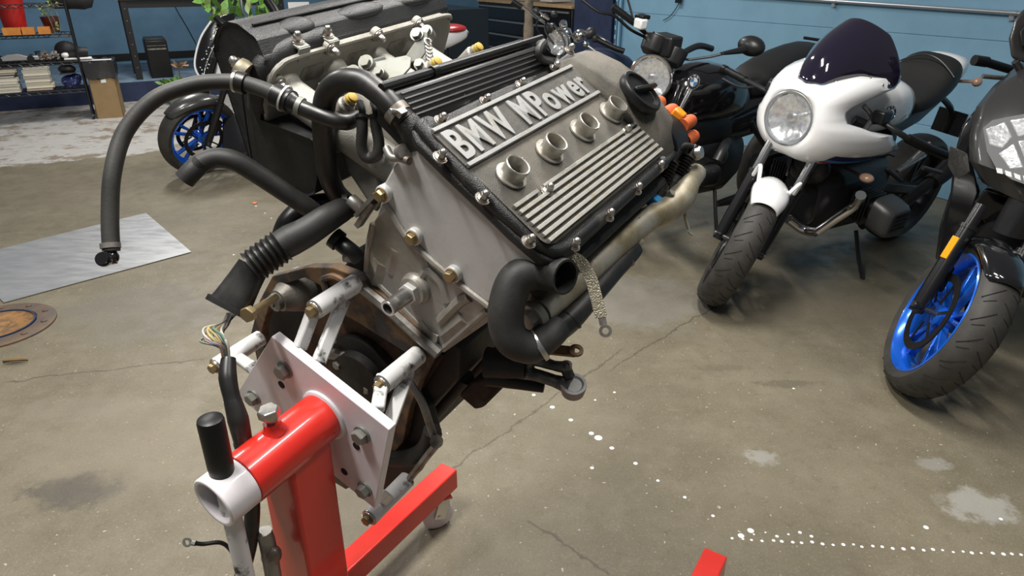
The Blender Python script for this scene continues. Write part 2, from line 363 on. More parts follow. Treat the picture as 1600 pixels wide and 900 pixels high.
# --- block and gearbox flange
m = MB()
bs = lambda l, g=1: [Vector(p) for p in ((-.135*g, l, -.30), (.095*g, l, -.30), (.125*g, l, -.36), (.125*g, l, -.50), (.105*g, l, -.60), (.07*g, l, -.66), (-.09*g, l, -.66), (-.14*g, l, -.58), (-.15*g, l, -.42))]
m.loft([bs(-.02), bs(.40)]); block = build('engine_block', m, MATS['block_black'], eng, bevel=.006)
for k in range(5):
    m = MB(); m.cyl((.128, .03+.085*k, -.40), (.128, .03+.085*k, -.58), .016); build('block_rib', m, MATS['block_black'], block)
m = MB(); m.prism([Vector(p) for p in ((.02, .05, -.60), (.135, .05, -.57), (.15, .05, -.63), (.11, .05, -.70), (-.09, .05, -.72), (-.1, .05, -.62))], L1*.30); build('oil_pan', m, MATS['block_black'], block, bevel=.008)
# flange ring: outer outline minus the starter window, built as a thick band
FL = -.052
def band(name, outer, inner, l0, th, material, parent):
    n = len(outer); m = MB()
    V = [Vector((w, l0, nn)) for w, nn in outer]+[Vector((w, l0, nn)) for w, nn in inner]
    V += [v+L1*th for v in V]; F = []
    for i in range(n):
        j = (i+1) % n
        F += [(i, j, n+j, n+i), (2*n+i, 3*n+i, 3*n+j, 2*n+j), (i, 2*n+i, 2*n+j, j), (n+i, n+j, 3*n+j, 3*n+i)]
    m.add(V, F); return build(name, m, material, parent, bevel=.002)
def fl(px, py): p = E(px, py, l=FL); return (p.x, p.z)
outer = [fl(x, y) for x, y in ((392, 520), (405, 470), (425, 432), (480, 418), (520, 418), (552, 430), (598, 462), (690, 548), (672, 566), (655, 600), (640, 640), (630, 690), (596, 735), (540, 765), (430, 700))]
inner = [fl(x, y) for x, y in ((408, 520), (420, 478), (438, 446), (476, 434), (500, 446), (512, 478), (560, 505), (650, 562), (640, 580), (634, 604), (622, 640), (612, 680), (585, 715), (540, 745), (440, 680))]
flange = band('gearbox_flange', outer, inner, FL, .018, MATS['rust_edge'], block)
m = MB(); m.tube([E(x, y, l=FL-.003) for x, y in ((556, 440), (600, 476), (640, 512), (686, 553))], .010, 8); build('flange_edge', m, MATS['steel_dull'], flange)
m = MB(); m.tube([E(x, y, l=FL-.004) for x, y in ((505, 436), (522, 432), (540, 444), (534, 462), (514, 458), (505, 436))], .006, 8); build('flange_eye', m, MATS['rust_edge'], flange)
m = MB(); m.prism([E(x, y, l=-.026) for x, y in ((500, 470), (560, 452), (692, 556), (660, 606), (600, 660), (540, 620), (478, 560))], L1*.006); build('flange_web', m, MATS['rust'], flange)
st = E(470, 452, l=-.02); sx = Vector((-.05, -1, .02)).normalized()
m = MB(); m.lathe([(-.01, .040), (.012, .0385), (.030, .030), (.044, .0225), (.050, .0200), (.051, .0165), (.060, .016), (.062, .013), (.0625, .006), (.059, .0055)], st, sx, 30); starter = build('starter_nose', m, MATS['alloy_dull'], eng)
m = MB(); m.lathe([(.058, .0055), (.061, .004), (.065, .0035)], st, sx, 12); build('starter_shaft', m, MATS['steel_dull'], starter)
m = MB(); m.prism([E(x, y, l=-.014) for x, y in ((408, 500), (420, 468), (442, 440), (500, 436), (524, 470), (500, 560), (430, 560), (408, 530))], L1*.01); build('dark_backing', m, MATS['block_black'], block)  # black sheet added so the opening behind the starter looks dark
# crank seal carrier and flywheel boss behind the plate
m = MB(); cc = Vector((.0, -.03, -.52)); m.lathe([(0, .085), (.012, .083), (.014, .06), (.03, .058), (.032, .03), (.035, .02)], cc, -L1, 36); build('crank_flange', m, MATS['block_black'], block)
m = MB(); m.tube([E(x, y, l=-.05) for x, y in ((512, 552), (545, 560), (572, 590), (588, 612))], .010, 8); build('seal_carrier_rim', m, MATS['steel_dull'], block)
for px, py in ((530, 568), (575, 606), (520, 528)):
    place('hex_bolt', HEXB, MATS['steel_dull'], block, E(px, py, l=-.055), -L1)
m = MB(); m.tube([E(x, y, l=-.075) for x, y in ((640, 596), (660, 630), (676, 676), (684, 690), (668, 712), (640, 748))], .0065, 8); m.cyl(E(682, 690, l=-.085), E(682, 690, l=-.06), .011); br = build('flange_bracket', m, MATS['steel_dull'], block)
m = MB(); m.tube([Vector((.165*math.cos(a), -.055, -.52+.165*math.sin(a))) for a in [math.radians(-95+13*i) for i in range(10)]], .016, 10); build('flywheel_guard', m, MATS['block_black'], block)
m = MB(); m.prism([E(x, y, l=-.034) for x, y in ((598, 640), (640, 600), (668, 636), (682, 690), (652, 742), (604, 782), (556, 765))], L1*.02); build('flywheel_cover', m, MATS['block_black'], block, bevel=.004)
# long brass bolt through the starter side ear
p = ez(391, 489, .945); q = ez(431, 464, 1.0)
m = MB(); m.cyl(p, q, .0058); lb = build('long_bolt', m, MATS['brass_bolt'], eng); m = MB(); bx, by, bz = frame(q-p); m.loft([[p+bz*a+(bx*math.cos(math.pi/3*i)+by*math.sin(math.pi/3*i))*.0115 for i in range(6)] for a in (-.009, .002)]); build('bolt_head', m, MATS['brass_bolt'], lb, bevel=.001)
# --- intake plenum and trumpets
TT, KK = Vector((.979, 0, .206)), Vector((-.206, 0, .979)); C0 = Vector((-.385, 0, -.143))
def tk(t, l, k): return C0+TT*t+L1*l+KK*k
prof = [(-.105, -.03), (-.103, -.005), (-.094, .016), (-.078, .030), (-.058, .037), (-.02, .035), (.0, .014), (.0, -.09), (.105, -.06), (.125, -.075), (.125, -.15), (.11, -.165), (.03, -.195), (-.005, -.198)]
m = MB(); m.loft([[tk(t*1.0, -.032, k) for t, k in prof], [tk(t, -.04, k) for t, k in prof], [tk(t, .395, k) for t, k in prof], [tk(t, .405, k) for t, k in prof]])
plen = build('intake_plenum', m, MATS['plenum_black'], eng, bevel=.016, seg=5)
m = MB(); m.tube([tk(-.036, -.042, -.055), tk(-.02, -.042, -.12), tk(.004, -.042, -.197)], .0016, 6); m.tube([tk(-.045, l, .0385) for l in (-.02, .2, .40)], .0022, 6); build('plenum_seam', m, MATS['hole_dark'], plen)
m = MB(); m.tube([tk(-.010, -.030, -.075), tk(-.010, -.030, -.02), tk(-.010, -.014, .002), tk(-.010, .03, .012), tk(-.010, .09, .014)], .018, 14); m.ell(tk(-.03, .05, .03), .02, .035, .012, (TT, L1, KK)); m.ell(tk(-.03, .19, .031), .018, .06, .010, (TT, L1, KK)); m.ell(tk(-.03, .33, .031), .018, .06, .010, (TT, L1, KK)); build('plenum_bulge', m, MATS['plenum_black'], plen)
m = MB(); fp = [(-.038, -.06), (-.036, -.012), (-.020, .006), (.02, .014), (.37, .014), (.40, .004), (.412, -.02), (.412, -.10), (-.03, -.10)]
m.prism([tk(.001, l, k) for l, k in fp], TT*.010); fr = build('plenum_flange', m, MATS['alloy_intake'], eng, bevel=.005, seg=3)
m = MB(); m.tube([tk(.012, l, k) for l, k in ((-.034, -.055), (-.032, -.014), (-.018, .003), (.02, .011), (.2, .011), (.37, .011), (.398, .002))], .0045, 8); build('flange_bead', m, MATS['alloy_intake'], fr)
for k_ in range(3):
    m = MB(); m.prism([tk(.011, .05+.1*k_+dl, dk) for dl, dk in ((-.028, -.03), (-.018, -.012), (.022, -.012), (.026, -.03), (.012, -.038), (-.012, -.036))], TT*.0012); build('flange_pocket', m, MATS['steel_dull'], fr)
for i in range(4):
    c = tk(.008, .1*i, -.042); m = MB()
    m.lathe([(0, .033), (.003, .0295), (.009, .0265), (.018, .0250), (.045, .0245), (.075, .0245), (.098, .025), (.100, .032), (.110, .032), (.112, .027), (.135, .027), (.17, .027), (.25, .027)], c, TT, 32)
    tr = build('intake_trumpet', m, MATS['alloy_intake'], eng)
    m = MB(); m.lathe([(.1185, .0275), (.1185, .034), (.1275, .034), (.1275, .0275)], c, TT, 32, closed=True); build('trumpet_clamp', m, MATS['alloy_gold'], tr, bevel=.001)
# plenum fasteners
RB = MB(); RB.lathe([(-.006, .016), (.0, .0165), (.007, .0155), (.009, .011), (.010, .0095)], (0, 0, 0), N1, 20); RBM = RB.mesh('rubber_mount')
for l, k, s in ((.08, .012, 1), (.187, .012, 1), (.294, .012, 1), (-.020, -.022, 1)):
    g = place('mount_grommet', RBM, MATS['alloy_intake'], fr, tk(.012, l, k), TT, scale=.75); place('acorn_nut', ACORN, MATS['nut_steel'], fr, tk(.018, l, k), TT, scale=.9)
pc_ = E(372, 98, l=-.055)
place('acorn_nut', ACORN, MATS['nut_steel'], plen, pc_+Vector((.012, -.002, 0)), Vector((-.75, -.3, .25)), scale=1.25); m = MB(); m.lathe([(0, .016), (.008, .017), (.016, .015)], pc_+Vector((.020, 0, -.003)), (-.9, -.3, .1), 20); build('mount_grommet', m, MATS['alloy_gold'], plen)
for px, py in ((465, 55), (512, 46)):
    p = Epl(px, py, tk(0, 0, .035), KK)
    m = MB(); m.box(p-KK*.012, (.032, .022, .004), (TT, L1, KK)); m.box(p-KK*.022+TT*.016, (.004, .022, .022), (TT, L1, KK)); clip = build('lid_clip', m, MATS['zinc'], plen, bevel=.001)
    place('acorn_nut', ACORN, MATS['nut_steel'], plen, p-KK*.010, KK, scale=.95)
# throttle bodies under the trumpets, and the linkage above them
m = MB(); m.box((-.195, .205, -.125), (.10, .36, .07)); build('throttle_body', m, MATS['alloy_cast'], eng, bevel=.01)
def plate(name, pts, z, th, material, parent, zs=None):
    P = [ez(x, y, (zs[i] if zs else z)) for i, (x, y) in enumerate(pts)]
    nn = (P[1]-P[0]).cross(P[2]-P[0]).normalized(); m = MB(); m.prism(P, nn*th); return build(name, m, material, parent, bevel=.0012)
lk = plate('linkage_plate', ((547, 122), (560, 108), (585, 96), (634, 86), (643, 90), (641, 105), (630, 118), (612, 122), (600, 140), (575, 142)), .99, .004, MATS['zinc'], eng, (.99, 1.0, 1.01, 1.03, 1.03, 1.02, 1.01, 1.0, .985, .98))
plate('linkage_arm', ((626, 98), (645, 70), (655, 58), (660, 48), (668, 50), (668, 62), (664, 84), (655, 96)), 1.05, .004, MATS['zinc'], lk)
m = MB(); hs = []
for i in range(61):
    u = i/60; p = ez(668+4*u, 62+38*u, 1.045); a = u*2*math.pi*6.5; hs.append(p+Vector((.006*math.cos(a), .006*math.sin(a), 0)))
m.tube(hs, .0013, 6, sm=0); build('return_spring', m, MATS['steel'], lk)
for px, py, z, s in ((651, 53, 1.05, 1.2), (571, 97, 1.0, 1.3), (551, 112, .985, 1.2), (592, 112, .985, .9), (666, 48, 1.06, 1.1), (655, 100, 1.04, 1.0)):
    p = ez(px, py, z); m = MB(); ax = (EI.to_3x3() @ Vector((-.2, -.8, .5))).normalized(); m.cyl(p-ax*.018, p, .009*s); m.cyl(p, p+ax*.006, .0065*s, n=6); build('linkage_pivot', m, MATS['zinc'], lk)
m = MB(); m.tube([ez(545, 118, 1.0), ez(575, 100, 1.02), ez(600, 92, 1.04)], .0042, 8); m.tube([ez(500, 135, .99), ez(535, 118, 1.0)], .005, 8); build('linkage_rod', m, MATS['steel'], lk)
for px, py, z in ((748, 74, 1.14), (683, 97, 1.03), (550, 153, .96)):
    p = ez(px, py, z); m = MB(); m.lathe([(-.012, .0085), (0, .0085), (.001, .0075), (.004, .0072), (.005, .005)], p, (.25, 0, 1), 12); ic = build('injector_cap', m, MATS['yellow_cap'], eng); m = MB(); m.lathe([(-.075, .013), (-.016, .013), (-.013, .010), (-.006, .010)], p, (.25, 0, 1), 14); build('injector_body', m, MATS['alloy_intake'], ic)
# black ribbed cable duct beside the cover
DA, DB = E(604, 150, n=-.012), E(838, 74, n=-.012)
dl_ = (DB-DA).normalized(); dw = Vector((dl_.y, -dl_.x, 0))
m = MB(); L = (DB-DA).length
def ds(t, e=0): return [DA+dl_*t+dw*a+N1*b for a, b in ((-.004, -.02), (-.004, .0), (.002, .004), (.044, -.006), (.050, -.012), (.052, -.045), (.0, -.045))]
m.loft([ds(0), ds(L)]); duct = build('ribbed_cable_duct', m, MATS['plastic_black'], eng, bevel=.003)
for a in (.006, .014, .022, .030, .038):
    m = MB(); m.tube([DA+dl_*t+dw*a+N1*(.003-.0096*a/.044*1.0+.0005) for t in (.02, L*.5, L-.012)], .0024, 6); build('duct_rib', m, MATS['plastic_black'], duct)
m = MB(); m.tube([DA+dl_*t+dw*(-.012)+N1*.003 for t in (.0, .06, .15, L*.75, L+.03)], .0058, 8); m.cyl(DA+dl_*.10-dw*.012+N1*.003, DA+dl_*.112-dw*.012+N1*.003, .008); fuel = build('fuel_pipe', m, MATS['plastic_black'], eng)
m = MB(); m.prism([DA+dl_*t+dw*a+N1*-.004 for t, a in ((.02, -.028), (L*.98, -.028), (L*1.02, -.008), (.0, -.008))], N1*-.012); build('rail_bracket', m, MATS['plastic_black'], eng, bevel=.002)
# black box filling in the dark of the wiring hollow between duct and cover
m = MB(); m.box((-.145, .17, -.06), (.05, .36, .03)); build('dark_hollow_fill', m, MATS['plastic_black'], eng, bevel=.004)
for px, py in ((722, 168), (772, 140), (790, 130), (838, 112)):
    p = E(px, py, n=-.03); m = MB(); m.tube([p-N1*.02, p+Vector((-.004, .004, .006)), p+Vector((-.016, .012, .008))], .006, 8); build('wire_boot', m, MATS['rubber'], eng)
m = MB(); m.tube([E(862, 98, n=-.015), E(845, 92, n=.0), E(842, 78, n=.012), E(850, 66, n=.012)], .006, 8); m.ell(E(846, 72, n=.0), .010, .010, .010); build('rail_end_fitting', m, MATS['rubber_dusty'], eng)
# --- hoses
def hose(name, pts, r, material, n=16, hollow=0, label=None, parent=None):
    m = MB(); m.tube([ez(*p) for p in pts], r, n, sm=8, hollow=hollow); return build(name, m, MATS[material], parent or eng, label=label)
def clamp(pa, pb, z, r, wd, material='steel', parent=None, name='hose_clamp'):
    a = ez(*pa, z); b = ez(*pb, z); d = (b-a).normalized(); c = (a+b)/2
    m = MB(); m.lathe([(-wd/2, r-.001), (-wd/2, r+.0016), (wd/2, r+.0016), (wd/2, r-.001)], c, d, 28, closed=True)
    return build(name, m, MATS[material], parent or eng)
h = hose('breather_hose', ((174, 392, .93), (172, 340, .93), (176, 270, .93), (196, 205, .94), (242, 155, .95), (300, 133, .96), (345, 128, .965), (380, 130, .965), (420, 143, .955), (448, 157, .945)), .0112, 'rubber_dusty')
m = MB(); p = ez(172, 390, .93); m.tube([p, ez(174, 402, .93), ez(170, 405, .925), ez(158, 405, .905)], [.008, .0075, .0075, .0075], 14, hollow=.25); m.ell(ez(174, 402, .93), .010, .010, .010); m.lathe([(0, .0098), (.004, .0105), (.008, .0098)], ez(164, 405, .918), ez(158, 405, .905)-ez(164, 405, .918), 16); build('elbow_fitting', m, MATS['plastic_gloss'], h)
clamp((172, 380), (173, 388), .93, .0113, .007, 'steel_dull', h)
clamp((373, 128), (383, 131), .965, .0135, .012, 'rubber', h); clamp((366, 127), (371, 128), .965, .0135, .004, 'steel', h)
clamp((425, 146), (436, 151), .95, .0118, .010, 'zinc', h)
hose('breather_stub', ((430, 148, .95), (455, 160, .945)), .0165, 'plastic_black'); clamp((443, 153), (447, 155), .947, .0172, .003, 'alloy_plain', h, 'stub_ring')
hose('breather_reducer', ((447, 155, .945), (460, 162, .942), (470, 167, .94)), [.0165, .012, .0095], 'plastic_black')
h2 = hose('vent_hose', ((463, 164, .942), (480, 172, .94), (505, 182, .935), (530, 190, .935), (545, 190, .945), (556, 184, .965)), .0112, 'rubber')
clamp((464, 164), (473, 168), .942, .0115, .007, 'zinc', h2)
h3 = hose('coolant_hose', ((634, 190, .885), (615, 168, .885), (592, 145, .89), (565, 128, .90), (535, 127, .91), (512, 146, .93), (505, 180, .95), (507, 225, .985), (513, 270, 1.02), (525, 300, 1.06), (545, 320, 1.10)), .0158, 'rubber')
clamp((616, 171), (626, 182), .885, .0162, .012, 'steel_dull', h3)
m = MB(); a = ez(627, 176, .868); m.box(a, (.014, .010, .009), (L1, W1, N1)); m.cyl(a+Vector((-.008, -.014, 0)), a+Vector((.004, .014, -.004)), .0042); build('clamp_screw', m, MATS['steel'], h3, bevel=.001)
m = MB(); m.tube([ez(632, 188, .885), ez(646, 205, .89), ez(656, 222, .90)], [.0158, .019, .022], 18); build('head_neck', m, MATS['cover_dark'], eng)
for off in (0,):
    h4 = hose('heater_hose', ((566, 178, .93), (566, 205, .935), (565, 228, .945), (570, 243, .95), (580, 247, .95), (590, 240, .945), (592, 222, .94), (588, 200, .935), (586, 180, .93)), .0078, 'rubber_dusty')
    for px in (566, 587):
        m = MB(); m.tube([ez(px, 184, .93), ez(px, 172, .93), ez(px-4, 160, .94)], .005, 8); build('hose_tail', m, MATS['plastic_black'], h4)
        clamp((px, 181), (px, 185), .93, .0082, .004, 'rubber', h4)
h5 = hose('radiator_hose', ((288, 281, .99), (300, 268, .99), (316, 254, .995), (340, 247, 1.0), (368, 252, 1.005), (402, 272, 1.02), (440, 297, 1.04), (478, 322, 1.06), (510, 345, 1.09)), .0148, 'rubber_dusty', hollow=.2)
hose('lower_hose', ((440, 375, 1.10), (450, 348, 1.10), (475, 325, 1.11), (505, 318, 1.11), (540, 318, 1.12)), .017, 'rubber')
# intake boot with bellows and a square mouth
h6 = hose('intake_elbow', ((548, 325, 1.03), (535, 328, 1.02), (510, 342, 1.0), (480, 362, .99), (455, 375, .985), (438, 385, .98)), [.014, .018, .0205, .0215, .023, .0215], 'rubber_dusty', 20)
pts = [ez(440-3.9*i, 384+3.9*i*.72, .98-.0008*i) for i in range(13)]
m = MB(); m.tube(pts, [.0215 if i % 2 else .0255 for i in range(13)], 24, sm=0); build('bellows', m, MATS['rubber'], h6)
clamp((541, 322), (548, 320), 1.03, .0165, .008, 'rubber', h6)
r0 = ez(396, 416, .975); r1 = ez(357, 482, .965); ax = (r1-r0).normalized(); X, Y, Z = frame(ax, ez(385, 505, .965)-ez(325, 465, .965))
def oval(c, a, b, e=.35): return [c+Y*a*math.copysign(abs(math.cos(t))**e, math.cos(t))+X*b*math.copysign(abs(math.sin(t))**e, math.sin(t)) for t in [2*math.pi*i/28 for i in range(28)]]
m = MB(); m.loft([oval(r0, .022, .022, 1), oval(r0+(r1-r0)*.35, .0235, .019, .8), oval(r0+(r1-r0)*.8, .027, .017, .6), oval(r1, .0295, .017, .5), oval(r1-ax*.0005, .0265, .014, .5), oval(r0+(r1-r0)*.7, .024, .011, .5)]); boot = build('intake_boot', m, MATS['rubber'], h6)
m = MB(); m.loft([oval(r1-ax*.006, .030, .0175, .5), oval(r1-ax*.006, .0325, .0195, .5), oval(r1+ax*.002, .0325, .0195, .5), oval(r1+ax*.002, .027, .014, .5)], cap=False); build('boot_lip', m, MATS['rubber'], h6)
# small stubs and clamps under the boot
m = MB(); m.tube([ez(530, 378, 1.03), ez(545, 390, 1.02), ez(560, 402, 1.03)], .013, 12); build('oil_pipe_stub', m, MATS['plastic_black'], eng); clamp((523, 372), (528, 376), 1.03, .0145, .012, 'rubber'); m = MB(); m.cyl(ez(538, 400, 1.02), ez(556, 402, 1.03), .009); build('oil_pipe_nipple', m, MATS['steel_dull'], eng)
m = MB(); m.tube([ez(548, 312, 1.0), ez(560, 322, 1.0), ez(572, 330, 1.02)], .010, 10); m.bar(ez(560, 335, .99), ez(590, 302, .95), .016, .006); m.bar(ez(560, 352, 1.0), ez(584, 316, .96), .012, .008); build('hose_bracket', m, MATS['steel_dull'], eng)
m = MB(); m.tube([ez(604, 232, .91), ez(612, 246, .90), ez(625, 247, .895), ez(640, 252, .885)], .0055, 10, hollow=.35); m.cyl(ez(626, 238, .895), ez(632, 236, .885), .010); build('vent_nipple', m, MATS['steel_dull'], eng)
m = MB(); m.prism([ez(x, y, z) for x, y, z in ((530, 232, 1.02), (600, 240, .98), (606, 300, .99), (585, 330, 1.0), (545, 270, 1.03))], Vector((0, .012, -.01))); build('side_panel', m, MATS['alloy_grimy'], eng, bevel=.003)
# --- right side: coolant rail, U hose, sensors
RA, RBp = ez(836, 492, .93), ez(1000, 350, 1.13)
m = MB(); m.tube([ez(842, 488, .935), ez(900, 438, .99), ez(955, 390, 1.06), ez(1000, 352, 1.12), ez(1018, 340, 1.14), ez(1045, 326, 1.165), ez(1066, 305, 1.19), ez(1076, 285, 1.21), ez(1088, 270, 1.24)], [.021, .021, .021, .021, .021, .0235, .024, .020, .018], 22)
rail = build('coolant_rail', m, MATS['alloy_gold'], eng)
m = MB(); dd = RA-ez(900, 438, .99); dd.normalize(); c = ez(830, 498, .925)
m.lathe([(-.012, .022), (-.002, .024), (.002, .022), (.002, .0165)], c, dd, 24); x, y, z = frame(dd); m.loft([[c+dd*a+(x*math.cos(math.pi/3*i)+y*math.sin(math.pi/3*i))*.0155 for i in range(6)] for a in (.001, .012)]); build('rail_plug', m, MATS['alloy_gold'], rail, bevel=.001)
m = MB(); m.tube([ez(900-2, 428, .977), ez(955, 379, 1.05), ez(1000, 340, 1.10)], .0012, 5); build('rail_seam', m, MATS['steel_dull'], rail)
m = MB(); m.tube([ez(985, 365, 1.10), ez(996, 378, 1.10), ez(1000, 385, 1.10)], [.014, .010, .009], 12); build('rail_outlet', m, MATS['alloy_gold'], rail)
h7 = hose('u_hose', ((884, 433, .862), (866, 428, .875), (840, 424, .885), (808, 436, .885), (793, 470, .885), (791, 508, .89), (803, 533, .895), (830, 542, .905), (856, 526, .92), (872, 512, .935)), [.0235, .0235, .0238, .0240, .0240, .0238, .0232, .0222, .0205, .019], 'rubber_dusty', 20, hollow=.14)
clamp((838, 541), (846, 536), .908, .0222, .007, 'steel', h7)
h8 = hose('return_hose', ((862, 522, .93), (890, 500, .96), (925, 462, 1.0), (960, 422, 1.05), (984, 396, 1.09), (992, 388, 1.10)), [.017, .0175, .016, .0155, .016, .014], 'rubber', 18)
clamp((888, 501), (896, 493), .96, .018, .004, 'rubber', h8); clamp((975, 405), (980, 400), 1.08, .0165, .006, 'steel_dull', h8)
def strap(name, pts, wd, th, material, up):
    P = spline([ez(*p) for p in pts], 6); V = []; F = []; U = Vector(up)
    for i, p in enumerate(P):
        t = (P[min(i+1, len(P)-1)]-P[max(i-1, 0)]).normalized(); s = t.cross(U).normalized(); q = s.cross(t)
        for a, b in ((-1, -1), (1, -1), (1, 1), (-1, 1)): V.append(p+s*a*wd/2+q*b*th/2)
    for i in range(len(P)-1):
        for j in range(4): F.append((i*4+j, i*4+(j+1) % 4, i*4+4+(j+1) % 4, i*4+4+j))
    F += [(0, 1, 2, 3), tuple(range(len(V)-4, len(V)))]; m = MB(); m.add(V, F); return build(name, m, MATS[material], eng)
toeye = EI.to_3x3() @ Vector((-.1, -.9, .35))
s = strap('earth_strap', ((880, 410, .90), (892, 402, .90), (908, 410, .90), (922, 432, .90), (930, 458, .90), (936, 482, .90), (940, 496, .90)), .016, .003, 'braid', toeye)
m = MB(); p = ez(943, 508, .90); v1 = (ez(946, 518, .90)-ez(940, 496, .90)).normalized(); m.bar(ez(940, 494, .90), p, .010, .002, toeye); m.lathe([(0, .0045), (0, .0085), (.002, .0085), (.002, .0045)], ez(946, 517, .90), toeye, 20, closed=True); build('strap_lug', m, MATS['steel_dull'], s)
# ignition sensors with bellows boots
def stack(p0, p1, parts):
    pass
hs_ = []
for (x0, y0, x1, y1, z) in ((1022, 312, 1052, 250, 1.17), (1044, 300, 1078, 244, 1.20)):
    a, b = ez(x0, y0, z), ez(x1, y1, z); d = (b-a); Ls = d.length; d.normalize()
    pr = [(-.012, .016), (.0, .0165), (.002, .019), (.018, .019), (.020, .015), (.030, .014), (.034, .009)]
    for k in range(7): pr += [(.034+.0056*k, .0085), (.0368+.0056*k, .0128)]
    pr += [(.075, .007), (.095, .0065)]
    m = MB(); m.lathe(pr, a, d, 18); hs_.append(build('sensor_boot', m, MATS['rubber'], eng))
m = MB(); m.tube([ez(1050, 252, 1.17), ez(1054, 238, 1.17), ez(1066, 228, 1.18), ez(1082, 230, 1.2), ez(1092, 244, 1.22)], .0055, 10); build('sensor_lead', m, MATS['rubber_dusty'], hs_[0])
m = MB(); p = ez(1021, 312, 1.155); m.box(p, (.028, .024, .020)); build('blue_connector', m, MATS['blue_plug'], hs_[0], bevel=.002)
m = MB(); m.lathe([(0, .017), (.010, .017)], ez(1018, 322, 1.165), (ez(1052, 250, 1.17)-ez(1022, 312, 1.17)), 20); m.lathe([(0, .006), (.014, .006)], ez(1042, 308, 1.16), (.1, 0, 1), 10); build('sensor_seat', m, MATS['alloy_gold'], hs_[0])
m = MB(); m.lathe([(0, .012), (.012, .013), (.02, .010)], ez(1080, 240, 1.21), (.6, 0, .8), 14); build('sensor_head', m, MATS['steel'], hs_[1])
m = MB(); m.tube([ez(1068, 326, 1.2), ez(1072, 345, 1.2), ez(1077, 362, 1.2)], .003, 8); m.lathe([(0, .007), (.002, .007)], ez(1078, 364, 1.2), (0, .2, 1), 14); build('hanging_lug', m, MATS['alloy_gold'], rail)
# --- engine mount arm on the right and lug
m = MB(); m.tube([ez(760, 566, 1.10), ez(796, 570, 1.09), ez(826, 574, 1.075)], [.026, .023, .018], 14); m.tube([ez(760, 590, 1.11), ez(800, 596, 1.10), ez(850, 606, 1.09)], [.014, .012, .008], 10); arm0 = build('mount_root', m, MATS['block_black'], eng)
m = MB(); m.tube([ez(806, 580, 1.085), ez(838, 586, 1.07), ez(866, 595, 1.06), ez(890, 603, 1.055)], [.012, .010, .010, .014], 14); m.tube([ez(806, 562, 1.08), ez(835, 562, 1.07), ez(865, 571, 1.06), ez(884, 574, 1.055)], [.013, .010, .008, .010], 12); m.tube([ez(832, 562, 1.07), ez(826, 574, 1.075), ez(836, 588, 1.07)], .009, 10); m.tube([ez(884, 575, 1.055), ez(890, 590, 1.055)], .009, 10)
arm = build('mount_arm', m, MATS['arm_dark'], eng)
m = MB(); c = ez(896, 602, 1.05); ax = (EI.to_3x3() @ Vector((0, -.35, .94))).normalized(); m.lathe([(-.016, .018), (.0, .0205), (.004, .0205), (.004, .016), (.001, .013), (.001, .001)], c, ax, 28); build('mount_pad', m, MATS['alloy_raised'], arm)
m = MB(); m.lathe([(-.008, .009), (.002, .009), (.002, .005), (-.002, .004)], ez(885, 571, 1.05), ax, 16); build('mount_eye', m, MATS['steel_dull'], arm)
m = MB(); m.bar(ez(860, 546, 1.02), ez(898, 550, 1.02), .018, .004, ax); m.lathe([(0, .0055), (0, .011), (.004, .011), (.004, .0055)], ez(900, 549, 1.02), ax, 20, closed=True); build('lifting_lug', m, MATS['rust_edge'], eng)
m = MB(); m.prism([ez(x, y, 1.14) for x, y in ((716, 618), (742, 641), (754, 638), (790, 602), (780, 588), (736, 596))], Vector((.0, .06, -.01))); build('sump_ear', m, MATS['rust'], block, bevel=.004)
# --- loom hanging at the left
m = MB(); m.tube([ez(357, 560, .96), ez(356, 590, .95), ez(362, 620, .945), ez(372, 655, .945), (ez(380, 690, .95))], [.010, .0125, .0115, .0145, .0125], 14); loom = build('wiring_loom', m, MATS['rubber'], eng)
cols = [(.42, .40, .35), (.20, .07, .035), (.05, .12, .07), (.32, .24, .08), (.05, .07, .18), (.22, .21, .22), (.12, .06, .04), (.05, .045, .04)]
for i in range(24):
    a = random.uniform(-1, 1); b = random.uniform(0, 1)
    mname = 'wire_%d' % (i % 8)
    if mname not in MATS: mat(mname, cols[i % 8], .45)
    m = MB(); x1 = 338+a*20; m.tube([ez(353+a*5, 562, .955), ez(349+a*8, 542, .95), ez(x1-8*b, 524+10*b, .950), ez(326+22*b+a*8, 512+8*b, .962), ez(346+12*b, 505, .975), ez(362+8*a, 490, .99)], .0018+.0006*(i % 3 == 0), 6); build('loom_wire', m, MATS[mname], loom)
m = MB(); m.tube([ez(392, 760, .96), ez(394, 800, .98), ez(390, 850, 1.0), ez(378, 900, 1.02), ez(365, 960, 1.05)], .011, 12); m.tube([ez(380, 690, .95), ez(388, 730, .955), ez(392, 760, .96)], [.014, .011, .011], 12); build('loom_tail', m, MATS['rubber'], loom)
m = MB(); m.tube([ez(374, 892, 1.0), ez(362, 862, .98), ez(345, 848, .97), ez(318, 850, .96), ez(306, 849, .955)], .003, 8); gw = build('earth_wire', m, MATS['plastic_black'], loom)
m = MB(); m.tube([ez(306, 849, .955), ez(300, 848, .955)], .004, 8); m.lathe([(0, .0035), (0, .007), (.0015, .007), (.0015, .0035)], ez(293, 847, .955), toeye, 18, closed=True); build('ring_terminal', m, MATS['zinc'], gw)
m = MB(); m.ell(ez(424, 868, 1.02), .015, .014, .026); m.tube([ez(412, 830, 1.0), ez(418, 850, 1.01), ez(428, 905, 1.03)], .012, 10); build('hanging_sensor', m, MATS['steel_dull'], loom)

